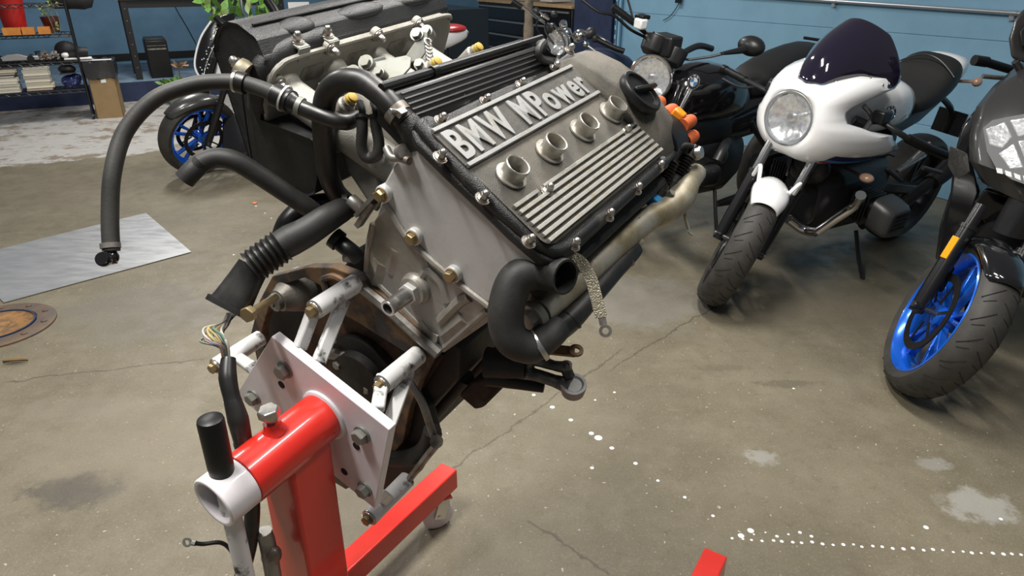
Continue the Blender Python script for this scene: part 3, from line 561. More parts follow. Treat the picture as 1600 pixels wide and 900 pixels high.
# ------------------------------------------------------------------ engine stand
def w2(p): return EM @ Vector(p)
LH = Vector((EL.x, EL.y, 0)).normalized(); RH = Vector((LH.y, -LH.x, 0)); UZ = Vector((0, 0, 1))
TA = Vector((.024, -.2, -.412))
pp = w2(TA+Vector((0, -.05, 0))); base = Vector((pp.x, pp.y, 0))
stand = thing('engine_stand', 'red steel engine stand with a white mounting plate and caster wheels', 'engine stand', loc=base)
SI = stand.matrix_world.inverted() if False else Matrix.Translation(-base)
def S(p): return Vector(p)-base
def Sl(p): return S(w2(p))
def Sd(v): return (EM.to_3x3() @ Vector(v))
axl = EL
# post
pt = w2(TA+Vector((0, -.055, -.02)))
m = MB(); m.box(S((pt.x, pt.y, .5*(pt.z+.12))), (.075, .075, pt.z-.12), (RH, LH, UZ)); build('post', m, MATS['red_paint'], stand, bevel=.005, seg=3)
# head tube + weld flare
m = MB(); m.pipe(Sl(TA+L1*.0), Sl(TA-L1*.150), .0385, .033, 48); build('head_tube', m, MATS['red_paint'], stand, bevel=.001)
m = MB(); m.pipe(Sl(TA-L1*.1505), Sl(TA-L1*.198), .0375, .0305, 44); col_ = build('turning_collar', m, MATS['white_paint'], stand, bevel=.002)
m = MB(); m.lathe([(0, .0305), (.02, .0303), (.021, .001)], Sl(TA-L1*.160), Sd(L1), 30, cap=False); build('collar_plug', m, MATS['white_paint'], col_)
m = MB(); m.lathe([(0, .043), (.004, .0425), (.006, .039)], Sl(TA-L1*.0), -Sd(L1), 44); build('weld_ring', m, MATS['white_paint'], stand)
# set screw on top of the tube
cu_ = (Vector((0, 0, 1))-EL*EL.z).normalized()
tl = Vector((.0, -.085, 0)); c = Sl(TA+tl)+cu_*.036
m = MB(); m.lathe([(0, .018), (.004, .015), (.010, .0125), (.016, .0125)], c, cu_, 20); build('screw_boss', m, MATS['red_paint'], stand)
m = MB(); m.cyl(c+cu_*.015, c+cu_*.026, .0075); x, y, z = frame(cu_); m.loft([[c+cu_*a+(x*math.cos(math.pi/3*i)+y*math.sin(math.pi/3*i))*r for i in range(6)] for a, r in ((.026, .0155), (.037, .0155), (.039, .0135))]); build('set_screw', m, MATS['steel'], stand, bevel=.0008)
# cross bar handle through the collar
cc = Sl(TA-L1*.176); hd = (cu_+Sd(W1)*.02+EL*.10).normalized()
m = MB(); m.cyl(cc+hd*.02, cc+hd*.038, .0145, n=24); m.lathe([(.034, .0155), (.04, .0158), (.046, .0162), (.115, .0165), (.119, .0155), (.1195, .0148), (.1205, .001)], cc, hd, 30); build('grip', m, MATS['plastic_black'], stand)
m = MB(); m.cyl(cc+hd*.03, cc-hd*.40, .0125, n=24); build('handle_rod', m, MATS['white_worn'], stand)
# plate
ppoly = [E(x, y, l=-.2) for x, y in ((424, 526), (369, 617), (585, 795), (608, 672))]
m = MB(); m.prism([Sl(p) for p in ppoly], Sd(L1*.016)); plate_o = build('mounting_plate', m, MATS['white_paint'], stand, bevel=.0012)
for px, py, s in ((446, 577, 1), (398, 620, .95), (567, 678, 1), (571, 763, .95)):
    place('plate_bolt', HEXB, MATS['zinc'], plate_o, Sl(E(px, py, l=-.2)), -EL, spin=random.random(), scale=1.42*s)
for px, py in ((440, 601), (557, 697), (538, 737)):
    m = MB(); m.lathe([(0, .007), (.0008, .0068)], Sl(E(px, py, l=-.2)), -EL, 18); build('plate_hole', m, MATS['hole_dark'], plate_o)
# arms: sleeve with two bars down to the plate
def arm_(w, n, l0, l1, foot, nm='mount_arm'):
    m = MB(); m.pipe(Sl((w, l0, n)), Sl((w, l1, n)), .0155, .009, 28); a_ = build(nm, m, MATS['white_worn'], stand, bevel=.0015)
    m = MB(); m.lathe([(0, .0155), (.002, .0155), (.002, .010)], Sl((w, l0, n)), -EL, 24); m.lathe([(.002, .0135), (.004, .013)], Sl((w, l0, n)), -EL, 24); build('arm_washer', m, MATS['steel'], a_)
    place('arm_bolt', HEXB, MATS['brass_bolt'], a_, Sl((w, l0-.003, n)), -EL, spin=.4, scale=1.05)
    for f, q in foot:
        m = MB(); m.bar(Sl((w+q[0], q[1], n+q[2])), Sl(f), .014, .020, Sd(L1)); build('arm_strut', m, MATS['white_worn'], a_, bevel=.003)
arm_(-.092, -.318, -.145, -.058, [(E(468, 545, l=-.182), (-.010, -.13, -.006)), (E(497, 568, l=-.182), (.006, -.085, -.012))])
arm_(.056, -.332, -.142, -.058, [(E(590, 640, l=-.182), (-.010, -.128, -.006)), (E(607, 665, l=-.176), (.008, -.085, -.012))])
pA = E(338, 572, l=-.17); arm_(pA.x, pA.z, -.17, -.07, [(E(395, 575, l=-.182), (.01, -.13, .0))])
pB = E(578, 808, l=-.17); arm_(pB.x, pB.z, -.17, -.07, [(E(590, 770, l=-.18), (0, -.13, .01))])
# base: cross beam and two long legs on casters
h0 = .145
le1 = on_h(702, 728, .18); le2 = on_h(1119, 862, .18)
def leg(end, ln):
    e = Vector((end.x, end.y, h0)); s_ = e-LH*ln
    m = MB(); m.box(S((e+s_)/2), (.06, ln, .07), (RH, LH, UZ)); return build('base_leg', m, MATS['red_paint'], stand, bevel=.004, seg=3), e, s_
l1_, e1, s1 = leg(le1, 1.0); l2_, e2, s2 = leg(le2, .75)
m = MB(); a = base+UZ*h0+RH*-.36; b = base+UZ*h0+RH*.46; m.bar(S(a), S(b), .07, .07, UZ); build('cross_beam', m, MATS['red_paint'], stand, bevel=.004)
for (e, k) in ((e1, -.07), (e1, -.93), (e2, -.07), (e2, -.68)):
    c = S(e+LH*k); c.z = .05; sd = Vector((.45, -.89, 0)); fd = UZ.cross(sd)
    m = MB(); m.lathe([(-.016, .012), (-.016, .044), (-.012, .0495), (.012, .0495), (.016, .044), (.016, .012)], c, sd, 36); wh = build('caster_wheel', m, MATS['white_worn' if False else 'white_paint'], stand)
    m = MB(); m.lathe([(-.028, .046), (-.028, .0), (.028, .0), (.028, .046)], c+UZ*.056, UZ, 12) if False else None
    m.bar(c+sd*.021-UZ*.008, c+sd*.021+UZ*.055+fd*.02, .034, .003, sd); m.bar(c-sd*.021-UZ*.008, c-sd*.021+UZ*.055+fd*.02, .034, .003, sd); m.box(c+UZ*.057+fd*.02, (.046, .05, .004), (sd, fd, UZ)); m.cyl(c-sd*.025, c+sd*.025, .006); build('caster_fork', m, MATS['chrome'], stand)
# ------------------------------------------------------------------ the room
def floor_material():
    m = bpy.data.materials.new('floor_concrete'); m.use_nodes = True; nt = m.node_tree; N = nt.nodes; Lk = nt.links; b = N['Principled BSDF']
    tc = N.new('ShaderNodeTexCoord'); V = tc.outputs['Object']
    def noise(sc, det=5, ro=.6, vec=None, dist=0):
        n = N.new('ShaderNodeTexNoise'); n.inputs['Scale'].default_value = sc; n.inputs['Detail'].default_value = det; n.inputs['Roughness'].default_value = ro; n.inputs['Distortion'].default_value = dist; Lk.new(vec or V, n.inputs['Vector']); return n.outputs['Fac']
    def rng(v, a, b_, c=0, d=1):
        n = N.new('ShaderNodeMapRange'); n.interpolation_type = 'SMOOTHSTEP'
        for i, q in enumerate((a, b_, c, d)): n.inputs[i+1].default_value = q
        Lk.new(v, n.inputs[0]); return n.outputs[0]
    def mix(f, a, c):
        n = N.new('ShaderNodeMix'); n.data_type = 'RGBA'
        if isinstance(f, float): n.inputs[0].default_value = f
        else: Lk.new(f, n.inputs[0])
        for s, q in ((6, a), (7, c)):
            if isinstance(q, tuple): n.inputs[s].default_value = (*q, 1)
            else: Lk.new(q, n.inputs[s])
        return n.outputs[2]
    def math_(op, a, c=None):
        n = N.new('ShaderNodeMath'); n.operation = op
        for i, q in enumerate((a, c)):
            if q is None: continue
            if isinstance(q, (int, float)): n.inputs[i].default_value = q
            else: Lk.new(q, n.inputs[i])
        return n.outputs[0]
    sep = N.new('ShaderNodeSeparateXYZ'); Lk.new(V, sep.inputs[0]); X, Y = sep.outputs[0], sep.outputs[1]
    def dist_line(p, q):      # signed distance to a line through two floor points
        dx, dy = q[0]-p[0], q[1]-p[1]; L = math.hypot(dx, dy); nx, ny = -dy/L, dx/L
        return math_('ADD', math_('ADD', math_('MULTIPLY', X, nx), math_('MULTIPLY', Y, ny)), -(nx*p[0]+ny*p[1]))
    def blob(px, py, rx, ry=None):
        p = on_h(px, py); d = math_('SQRT', math_('ADD', math_('POWER', math_('MULTIPLY', math_('SUBTRACT', X, p.x), 1/rx), 2), math_('POWER', math_('MULTIPLY', math_('SUBTRACT', Y, p.y), 1/(ry or rx)), 2)))
        return math_('ADD', d, math_('MULTIPLY', math_('SUBTRACT', noise(1.1/min(rx, ry or rx), 6, .7), .5), 2.4))
    c = mix(rng(noise(1.3, 6, .65), .35, .68), (.142, .122, .082), (.200, .174, .122))
    c = mix(rng(noise(7, 6, .7), .45, .75, 0, .55), c, (.225, .197, .140))
    c = mix(rng(noise(24, 4, .7), .52, .78, 0, .5), c, (.10, .082, .058))
    c = mix(rng(noise(120, 3, .7), .50, .8, 0, .5), c, (.33, .295, .215))
    c = mix(rng(noise(210, 2, .7), .5, .75, 0, .45), c, (.085, .072, .048))
    c = mix(rng(noise(60, 2, .5), .70, .74, 0, .8), c, (.48, .44, .36))
    # worn slabs, stains and broad darker patches, each with its own outline
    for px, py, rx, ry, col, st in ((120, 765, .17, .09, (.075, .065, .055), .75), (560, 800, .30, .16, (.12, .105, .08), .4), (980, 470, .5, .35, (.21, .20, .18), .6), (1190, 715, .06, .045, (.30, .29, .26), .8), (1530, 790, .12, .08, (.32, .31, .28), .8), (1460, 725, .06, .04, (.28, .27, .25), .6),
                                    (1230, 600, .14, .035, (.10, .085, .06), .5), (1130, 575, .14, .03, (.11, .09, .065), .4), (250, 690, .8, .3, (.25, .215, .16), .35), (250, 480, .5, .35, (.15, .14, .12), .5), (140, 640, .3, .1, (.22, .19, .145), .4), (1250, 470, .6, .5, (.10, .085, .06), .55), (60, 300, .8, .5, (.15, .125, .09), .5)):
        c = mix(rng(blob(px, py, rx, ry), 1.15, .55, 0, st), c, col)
    # pale painted apron along the far left, ragged edge
    e = math_('ADD', dist_line(on_h(0, 262), on_h(245, 238)), math_('MULTIPLY', math_('SUBTRACT', noise(3.5, 6, .7), .5), .55))
    c = mix(rng(e, -.02, .05, 0, .95), c, mix(rng(noise(3.2, 8, .75), .50, .60), (.46, .45, .435), (.24, .20, .15)))
    # saw-cut joints and cracks
    for p, q, w in (((0, 597), (330, 560), .006), ((640, 780), (980, 540), .005), ((940, 585), (1180, 440), .005), ((820, 810), (960, 900), .006), ((0, 470), (260, 760), .0)):
        if w:
            dl = math_('ABSOLUTE', math_('ADD', dist_line(on_h(*p), on_h(*q)), math_('MULTIPLY', math_('SUBTRACT', noise(6, 5, .7), .5), .09)))
            mid = (on_h(*p)+on_h(*q))/2; half = (on_h(*p)-on_h(*q)).length/2
            dm = math_('SQRT', math_('ADD', math_('POWER', math_('SUBTRACT', X, mid.x), 2), math_('POWER', math_('SUBTRACT', Y, mid.y), 2)))
            k = math_('MULTIPLY', rng(dl, w*1.3, w*.3), rng(dm, half, half*.85)); k = math_('MULTIPLY', k, .6)
            c = mix(k, c, (.06, .05, .038))
    Lk.new(c, b.inputs['Base Color'])
    Lk.new(rng(noise(9, 5), .3, .7, .38, .62), b.inputs['Roughness']); b.inputs['Specular IOR Level'].default_value = .4
    bp = N.new('ShaderNodeBump'); bp.inputs['Strength'].default_value = .35; bp.inputs['Distance'].default_value = .004; Lk.new(noise(70, 5, .7), bp.inputs['Height']); Lk.new(bp.outputs[0], b.inputs['Normal'])
    return m
m = MB(); m.add([(-14, -3, 0), (9, -3, 0), (9, 17, 0), (-14, 17, 0)], [(0, 1, 2, 3)])
floor = tag(build('floor', m, floor_material()), 'stained brown concrete garage floor', None, kind='structure')
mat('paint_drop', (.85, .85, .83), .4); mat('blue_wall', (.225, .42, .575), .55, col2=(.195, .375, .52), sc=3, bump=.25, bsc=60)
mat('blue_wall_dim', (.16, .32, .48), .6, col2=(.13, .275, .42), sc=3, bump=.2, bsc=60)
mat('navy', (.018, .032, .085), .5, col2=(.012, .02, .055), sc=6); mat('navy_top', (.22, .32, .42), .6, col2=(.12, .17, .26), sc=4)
mat('black_metal', (.010, .010, .011), .42, .0); mat('galv', (.50, .52, .55), .35, .8)
# white paint drops on the floor
random.seed(3); dots = []
for i in range(30): dots.append((1145+15.6*i+random.uniform(-2, 2), 841+.92*i+random.uniform(-1.5, 1.5), random.uniform(.004, .0062)))
for i in range(7): dots.append((1160+18*i, 838-3*(i % 3), random.uniform(.003, .006)))
dots += [(1173, 829, .0105), (1158, 837, .010), (834, 617, .008), (863, 636, .010), (892, 656, .009), (924, 677, .010), (935, 684, .015), (956, 700, .009), (993, 724, .008), (1028, 751, .006), (1070, 777, .006), (1114, 806, .006), (925, 731, .007), (1447, 824, .008), (1564, 811, .006), (960, 613, .006), (930, 625, .005), (1240, 607, .005), (895, 545, .006), (870, 553, .005), (400, 322, .008), (414, 333, .006), (424, 341, .006), (365, 398, .006), (1190, 405, .005)]
m = MB()
for x, y, r in dots:
    p = on_h(x, y); m.lathe([(0, r), (.0008, r*.9), (.0012, r*.4)], (p.x, p.y, 0), (0, 0, 1), 9)
tag(build('paint_drops', m, MATS['paint_drop'], floor), 'white paint drops dotted in a line', kind='stuff')
# right wall, block courses with a faint joint
UR = Vector((-.49, .87, 0)).normalized(); NR = Vector((-UR.y, UR.x, 0)); PR = on_h(1450, 305)
if NR.dot(EYE-PR) < 0: NR = -NR
wr = tag(link('wall_right', None), 'pale blue painted masonry wall behind the motorbikes', kind='structure'); wr.location = PR
def course(z0, z1):
    m = MB(); a, b = -UR*3.5, UR*4.0; m.box((a+b)/2-NR*.1+UZ*(z0+z1)/2, (7.5, .2, z1-z0-.004), (UR, NR, UZ)); build('block_course', m, MATS['blue_wall'], wr, bevel=.003)
jl = on_plane(1200, 36, PR, NR).z
zz = [0, .2, jl-.8, jl-.6, jl-.4, jl-.2, jl, jl+.2, jl+.4, jl+.7]
m = MB(); m.box(UR*.25-NR*.106+UZ*1.0, (7.5, .2, 2.0), (UR, NR, UZ)); build('wall_core', m, MATS['blue_wall'], wr)
course(0, jl-.62); course(jl-.62, jl); course(jl, 2.2)
# conduit on the wall
ca, cb = on_plane(1262, -1, PR+NR*.03, NR), on_plane(1592, 21, PR+NR*.03, NR)
cd = (cb-ca).normalized()
con = thing('wall_conduit', 'thin galvanised conduit pipe running along the pale blue wall', 'pipe', loc=ca)
m = MB(); m.cyl(-cd*1.2, cd*((cb-ca).length+.8), .014); build('pipe_run', m, MATS['galv'], con)
for k in (.25, 1.6):
    m = MB(); m.lathe([(0, .017), (.03, .017)], cd*k, cd, 16); m.box(cd*k-UZ*.02+NR*-.012, (.03, .02, .05), (UR, NR, UZ)); build('pipe_clip', m, MATS['galv'], con)
# cable with plug on the wall
k0 = on_plane(1062, 3, PR+NR*.02, NR)
cab = thing('wall_cable', 'thin dark cable hanging from a plug high on the blue wall', 'cable', loc=k0)
m = MB(); m.tube([on_plane(x, y, PR+NR*.02, NR)-k0 for x, y in ((1062, 3), (1055, 15), (1046, 26), (1036, 32))], .004, 6); build('cord', m, MATS['black_metal'], cab)
m = MB(); m.box(UZ*.03+NR*.02, (.06, .04, .08), (UR, NR, UZ)); build('plug', m, MATS['black_metal'], cab, bevel=.006)
# navy pillar with struts
pz = 7.9; pa, pb = at(896, 40, pz+.25), at(955, 40, pz-.1); U2 = (pb-pa); U2.z = 0; wd = U2.length; U2.normalize(); N2 = Vector((U2.y, -U2.x, 0))
cpt = (pa+pb)/2-N2*.2; cpt.z = 0
pil = tag(link('wall_column', None), 'dark navy column between tool chest and pale blue wall', kind='structure'); pil.location = cpt
m = MB(); m.box(UZ*1.1, (wd, .4, 2.2), (U2, N2, UZ)); build('column_body', m, MATS['navy'], pil, bevel=.01)
for k in (.03, .075):
    m = MB(); m.box(U2*(wd/2+k)+N2*.14+UZ*1.1, (.028, .04, 2.2), (U2, N2, UZ)); build('strut_channel', m, MATS['blue_wall'], pil, bevel=.004)
m = MB(); 
for k in range(18): m.box(U2*(wd/2+.03)+N2*.162+UZ*(.2+.1*k), (.012, .004, .05), (U2, N2, UZ))
build('strut_slots', m, MATS['navy'], pil)
# left wall with a raised navy plinth
UL = Vector((.87, .49, 0)).normalized(); NL = Vector((UL.y, -UL.x, 0)); PL = on_h(150, 163); PH = .26
plinth = tag(link('trim_1', None), 'raised navy plinth along the left wall', kind='structure'); plinth.location = PL
m = MB(); m.box(-NL*1.0+UZ*(PH/2-.01), (12, 2.0, PH-.02), (UL, NL, UZ)); build('plinth_face', m, MATS['navy'], plinth)
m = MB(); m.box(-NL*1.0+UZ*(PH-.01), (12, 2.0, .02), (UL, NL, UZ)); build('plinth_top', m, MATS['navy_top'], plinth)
PWL = on_h(200, 94, PH)
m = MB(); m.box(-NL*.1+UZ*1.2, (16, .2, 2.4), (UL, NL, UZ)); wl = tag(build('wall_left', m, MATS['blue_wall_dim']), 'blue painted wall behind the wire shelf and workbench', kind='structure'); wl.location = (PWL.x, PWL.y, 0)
m = MB(); m.box(NL*.012+UZ*(PH+.05), (16, .025, .10), (UL, NL, UZ)); bb = tag(build('baseboard_left', m, MATS['black_metal']), 'black baseboard at the foot of the blue wall', kind='structure'); bb.location = (PWL.x, PWL.y, 0)
# ------------------------------------------------------------------ motorbikes (local axes: x rearward, y to the bike's right, z up)
mat('bike_white', (.88, .88, .88), .22, coat=.8); mat('bike_black', (.006, .006, .007), .14, coat=.8); mat('bike_satin', (.014, .014, .015), .38)
mat('tyre', (.030, .028, .025), .62, col2=(.045, .042, .036), sc=14, bump=.1, bsc=200); mat('tyre_groove', (.006, .006, .006), .8)
mat('rim_blue', (.010, .13, .68), .22, .35, coat=.6); mat('rim_black', (.012, .012, .013), .3)
mat('disc_black', (.02, .02, .02), .4, .5); mat('disc_steel', (.22, .21, .20), .3, .9); mat('fork_black', (.010, .010, .011), .25); mat('seat_leather', (.012, .012, .012), .55, bump=.15, bsc=300)
mat('headlamp_chrome', (.88, .89, .90), .2, .85, col2=(.62, .63, .65), sc=50, lo=.45, hi=.6, bump=.9, bsc=38); mat('lens', (.95, .97, 1), .03, alpha=.10)
mat('smoke_screen', (.010, .007, .018), .05, coat=1.0); mat('m_navy', (.01, .02, .10), .3); mat('m_red', (.35, .02, .02), .3)
mat('engine_dark', (.011, .011, .012), .4, .3); mat('engine_grey', (.055, .055, .056), .4, .5); mat('signal_lens', (.42, .26, .18), .15, coat=.5); mat('orange_reflector', (.95, .42, .01), .25, coat=.5)
mat('logo_blue', (.05, .22, .50), .3); mat('logo_white', (.8, .8, .8), .3); mat('carbon', (.030, .029, .028), .30, coat=.5, col2=(.05, .048, .045), sc=90)
mat('grey_panel', (.035, .034, .033), .33, .2, coat=.4)
class Bike:
    def __init__(s, name, label, A, ang, lean, group='parked motorbikes'):
        a, le = math.radians(ang), math.radians(lean); s.A = Vector(A)
        u = Vector((math.cos(a), math.sin(a), 0)); r = Vector((-math.sin(a), math.cos(a), 0)); z = Vector((0, 0, 1))
        v = z*math.cos(le)-r*math.sin(le); r2 = r*math.cos(le)+z*math.sin(le)
        s.M = Matrix(((u.x, r2.x, v.x, A[0]), (u.y, r2.y, v.y, A[1]), (u.z, r2.z, v.z, A[2]), (0, 0, 0, 1))); s.I = s.M.inverted()
        s.root = thing(name, label, 'motorbike', M=s.M, group=group); s.steer_m = Matrix.Identity(4)
    def P(s, px, py, y=0):
        o = s.I @ EYE; d = s.I.to_3x3() @ ray(px, py); return o+d*((y-o.y)/d.y)
    def Z(s, px, py, z): return s.I @ at(px, py, z)
    def b(s, name, mb, m, parent=None, **k): return build(name, mb, MATS[m], parent or s.root, **k)
    def fb(s, name, mb, m, parent=None, **k):
        mb.v = [tuple(s.steer_m @ Vector(v)) for v in mb.v]; return build(name, mb, MATS[m], parent or s.root, **k)
YB = Vector((0, 1, 0))
def sring(x, zc, hw, hh, e=.7, n=24, tilt=0, yc=0):
    out = []
    for i in range(n):
        t = 2*math.pi*i/n; c, s_ = math.cos(t), math.sin(t)
        out.append(Vector((x+tilt*hh*math.copysign(abs(s_)**e, s_), yc+hw*math.copysign(abs(c)**e, c), zc+hh*math.copysign(abs(s_)**e, s_))))
    return out
def body(b, name, secs, m, parent=None, n=24, **k):
    mb = MB(); mb.loft([sring(*q, n=n) for q in secs]); return b.b(name, mb, m, parent, **k)
def tyre_prof(R, w, k=9):
    pr = []
    for i in range(k+1):
        t = -w/2+w*i/k; q = abs(2*t/w); pr.append((t, R-.030*q**2.2-(.012 if q > .95 else 0)))
    return pr+[(w*.40, R-.075), (w*.36, R-.088), (-w*.36, R-.088), (-w*.40, R-.075)]
def wheel(b, c, R, w, rim, fb, nsp=5, style='pairs', discs=True, grooves=True):
    mb = MB(); mb.lathe(tyre_prof(R, w), c, YB, 64, up=(0, 0, 1), closed=True); ty = fb('tyre', mb, 'tyre')
    if grooves:
        mb = MB()
        def tp(th, q): r = R-.030*abs(q)**2.2+.0003; return Vector(c)+Vector((math.sin(th)*r, q*w/2, math.cos(th)*r))
        for i in range(22):
            t0 = 2*math.pi*i/22
            for sgn in (1, -1):
                o = .14 if sgn < 0 else 0
                mb.tube([tp(t0+o-.16*a, sgn*(.06+.8*a)) for a in (0, .25, .5, .75, 1)], .0019, 5, sm=2)
                mb.tube([tp(t0+o+.13-.05*a, sgn*(.30+.45*a)) for a in (0, .5, 1)], .0017, 5, sm=2)
        fb('tread_grooves', mb, 'tyre_groove', ty)
    rr = R-.084; mb = MB(); mb.lathe([(-w*.42, rr+.012), (-w*.44, rr+.006), (-w*.36, rr-.006), (-w*.12, rr-.024), (w*.12, rr-.024), (w*.36, rr-.006), (w*.44, rr+.006), (w*.42, rr+.012), (w*.30, rr+.004), (-w*.30, rr+.004)], c, YB, 56, up=(0, 0, 1), closed=True); rm = fb('rim', mb, rim)
    mb = MB(); mb.lathe([(-.045, .03), (-.04, .042), (.04, .042), (.045, .03)], c, YB, 24); fb('hub', mb, rim, rm)
    for i in range(nsp):
        th = 2*math.pi*i/nsp+.3
        for dth in ((-.13, .13) if style == 'pairs' else (0,)):
            a = Vector(c)+Vector((math.sin(th+dth*.3)*.035, 0, math.cos(th+dth*.3)*.035)); e = Vector(c)+Vector((math.sin(th+dth*1.5)*(rr-.012), 0, math.cos(th+dth*1.5)*(rr-.012)))
            mb = MB(); mb.bar(a, e, .034, .020, YB.cross(e-a)); fb('spoke', mb, rim, rm, bevel=.005)
    if discs:
        for s in (-1, 1):
            mb = MB(); mb.lathe([(0, .134), (0, .165), (.005, .165), (.005, .134)], Vector(c)+YB*(s*.062), YB*s, 48, closed=True)
            for q in range(6):
                th = q*math.pi/3; a = Vector(c)+YB*s*.06+Vector((math.sin(th)*.05, 0, math.cos(th)*.05)); mb.bar(a, a+Vector((math.sin(th+.2)*.088, 0, math.cos(th+.2)*.088)), .012, .004, YB)
            fb('brake_disc', mb, 'disc_black', rm)
    return ty
def front(b, uc, R, w, rim, steer, fork_len=.62, rake=25, off=.10, leg_r=.027, grooves=True, nsp=5, caliper=True, style='pairs', trail=.10, tubes='fork_black', upper='chrome'):
    d = Vector((math.sin(math.radians(rake)), 0, math.cos(math.radians(rake)))); p0 = Vector((uc-trail, 0, 0)); b.sd = d; b.sp = p0
    b.steer_m = Matrix.Translation(p0) @ Matrix.Rotation(math.radians(steer), 4, d) @ Matrix.Translation(-p0)
    c = Vector((uc, 0, R)); b.axle = c
    wheel(b, c, R, w, rim, b.fb, nsp, style, grooves=grooves)
    mb = MB(); mb.cyl(c-YB*(off+.03), c+YB*(off+.03), .012); b.fb('axle', mb, 'disc_steel')
    for s in (-1, 1):
        a = c+YB*s*off+Vector((.012, 0, 0)); mb = MB()
        mb.tube([a-d*.03, a+d*.02, a+d*.10, a+d*.34], [leg_r*.9, leg_r*.95, leg_r, leg_r], 16, sm=3); mb.lathe([(-.012, .02), (.012, .02)], c+YB*s*(off+.01), YB, 16); lg = b.fb('fork_leg', mb, tubes)
        mb = MB(); mb.cyl(a+d*.33, a+d*fork_len, leg_r*.80); b.fb('fork_tube', mb, upper, lg)
        mb = MB(); mb.lathe([(0, leg_r*1.12), (.016, leg_r*1.12)], a+d*.33, d, 18); b.fb('fork_seal', mb, tubes, lg)
        if caliper:
            q = c+YB*s*.075+Vector((.115, 0, .095)); mb = MB(); mb.box(q, (.05, .045, .11), (Vector((.8, 0, -.6)), YB, Vector((.6, 0, .8)))); b.fb('brake_caliper', mb, 'engine_dark', lg, bevel=.01, seg=3)
    return c, d
def fender(b, c, R, w, a0, a1, m, parent=None, fb=None, th=.012, gap=.012, name='front_fender', taper=.7):
    rings = []; k = 14
    for i in range(k+1):
        a = math.radians(a0+(a1-a0)*i/k); q = i/k; ww = w*(taper+(1-taper)*math.sin(math.pi*min(max(q, .0), 1)))
        ring = []
        for j in range(13):
            ph = (j/12-.5)*math.pi*1.05; r = R+gap-.055*(1-math.cos(ph)); ring.append(Vector(c)+Vector((math.sin(a)*r, ww*math.sin(ph), math.cos(a)*r)))
        rings.append(ring)
    mb = MB(); mb.loft(rings, closed=False, cap=False); return (fb or b.fb)(name, mb, m, parent, solid=th/3)
def roundel(b, p, nrm, r, parent, up=(0, 0, 1)):
    x, y, z = frame(nrm, up); p = Vector(p)
    mb = MB(); mb.lathe([(-.004, r), (.002, r), (.004, r*.96)], p, z, 32); g = b.b('badge_disc', mb, 'bike_black', parent)
    mb = MB(); mb.lathe([(.003, r*.95), (.003, r*1.02), (.0055, r*1.0), (.0055, r*.95)], p, z, 32, closed=True); mb.lathe([(.003, r*.58), (.003, r*.63), (.0052, r*.63), (.0052, r*.58)], p, z, 28, closed=True); b.b('badge_ring', mb, 'chrome', parent)
    for q in range(4):
        P_ = [p+z*.0045]+[p+z*.0045+(x*math.cos(t)+y*math.sin(t))*r*.58 for t in [math.pi/2*(q+i/6) for i in range(7)]]
        mb = MB(); mb.prism(P_, z*.0008); b.b('badge_quarter', mb, 'logo_white' if q % 2 == 0 else 'logo_blue', parent)
    for ch, an in (('B', 132), ('M', 90), ('W', 48)):
        cu = bpy.data.curves.new('t', 'FONT'); cu.body = ch; cu.size = r*.42; cu.align_x = 'CENTER'; cu.align_y = 'CENTER'; cu.extrude = .0004
        ob = bpy.data.objects.new('t', cu); COL.objects.link(ob); dg = bpy.context.evaluated_depsgraph_get(); me = bpy.data.meshes.new_from_object(ob.evaluated_get(dg)); bpy.data.objects.remove(ob)
        t = math.radians(an); rad = -x*math.cos(t)*1+y*math.sin(t); rad = x*math.cos(t)+y*math.sin(t); tan = -(-x*math.sin(t)+y*math.cos(t)); cc = p+z*.0052+rad*r*.79
        for v in me.vertices: v.co = cc+tan*v.co.x+rad*v.co.y+z*v.co.z
        link('badge_letter', me, MATS['logo_white'], parent)
def lamp(b, c, nrm, r, parent=None, fb=None, bezel='engine_grey', depth=.09, shell='bike_black'):
    fb = fb or b.b; z = Vector(nrm).normalized(); c = Vector(c)
    mb = MB(); mb.lathe([(-depth, .001), (-depth, r*.3), (-depth*.8, r*.65), (-depth*.5, r*.93), (0, r*1.0)], c, z, 36, cap=False); hl = fb('headlamp_shell', mb, shell, parent)
    mb = MB(); mb.lathe([(-.014, r*.9), (-.012, r*1.03), (.006, r*1.05), (.012, r*1.0), (.010, r*.93), (-.004, r*.90)], c, z, 44, closed=True); fb('headlamp_bezel', mb, bezel, hl)
    mb = MB(); x, y, _ = frame(z); rings = []
    for t, q in ((.0, .92), (-.018, .74), (-.030, .5), (-.038, .26), (-.036, .12)): rings.append([c+z*t+(x*math.cos(2*math.pi*j/48)+y*math.sin(2*math.pi*j/48))*r*q*(1+(.03 if j % 6 < 3 else -.03)) for j in range(48)])
    mb.loft(rings, cap=False); fb('reflector', mb, 'headlamp_chrome', hl)
    mb = MB(); mb.lathe([(-.035, r*.16), (-.012, r*.16), (-.006, r*.12), (-.004, .001)], c, z, 20); fb('bulb_shield', mb, 'chrome', hl)
    mb = MB(); mb.lathe([(.000, r*.93), (.008, r*.7), (.012, r*.4), (.013, .001)], c, z, 36, cap=False); fb('lamp_glass', mb, 'lens', hl)
    return hl
def rear_wheel(b, uc, wb, R, w, rim):
    return wheel(b, (uc+wb, 0, R), R, w, rim, b.b, 5, discs=False, grooves=False)
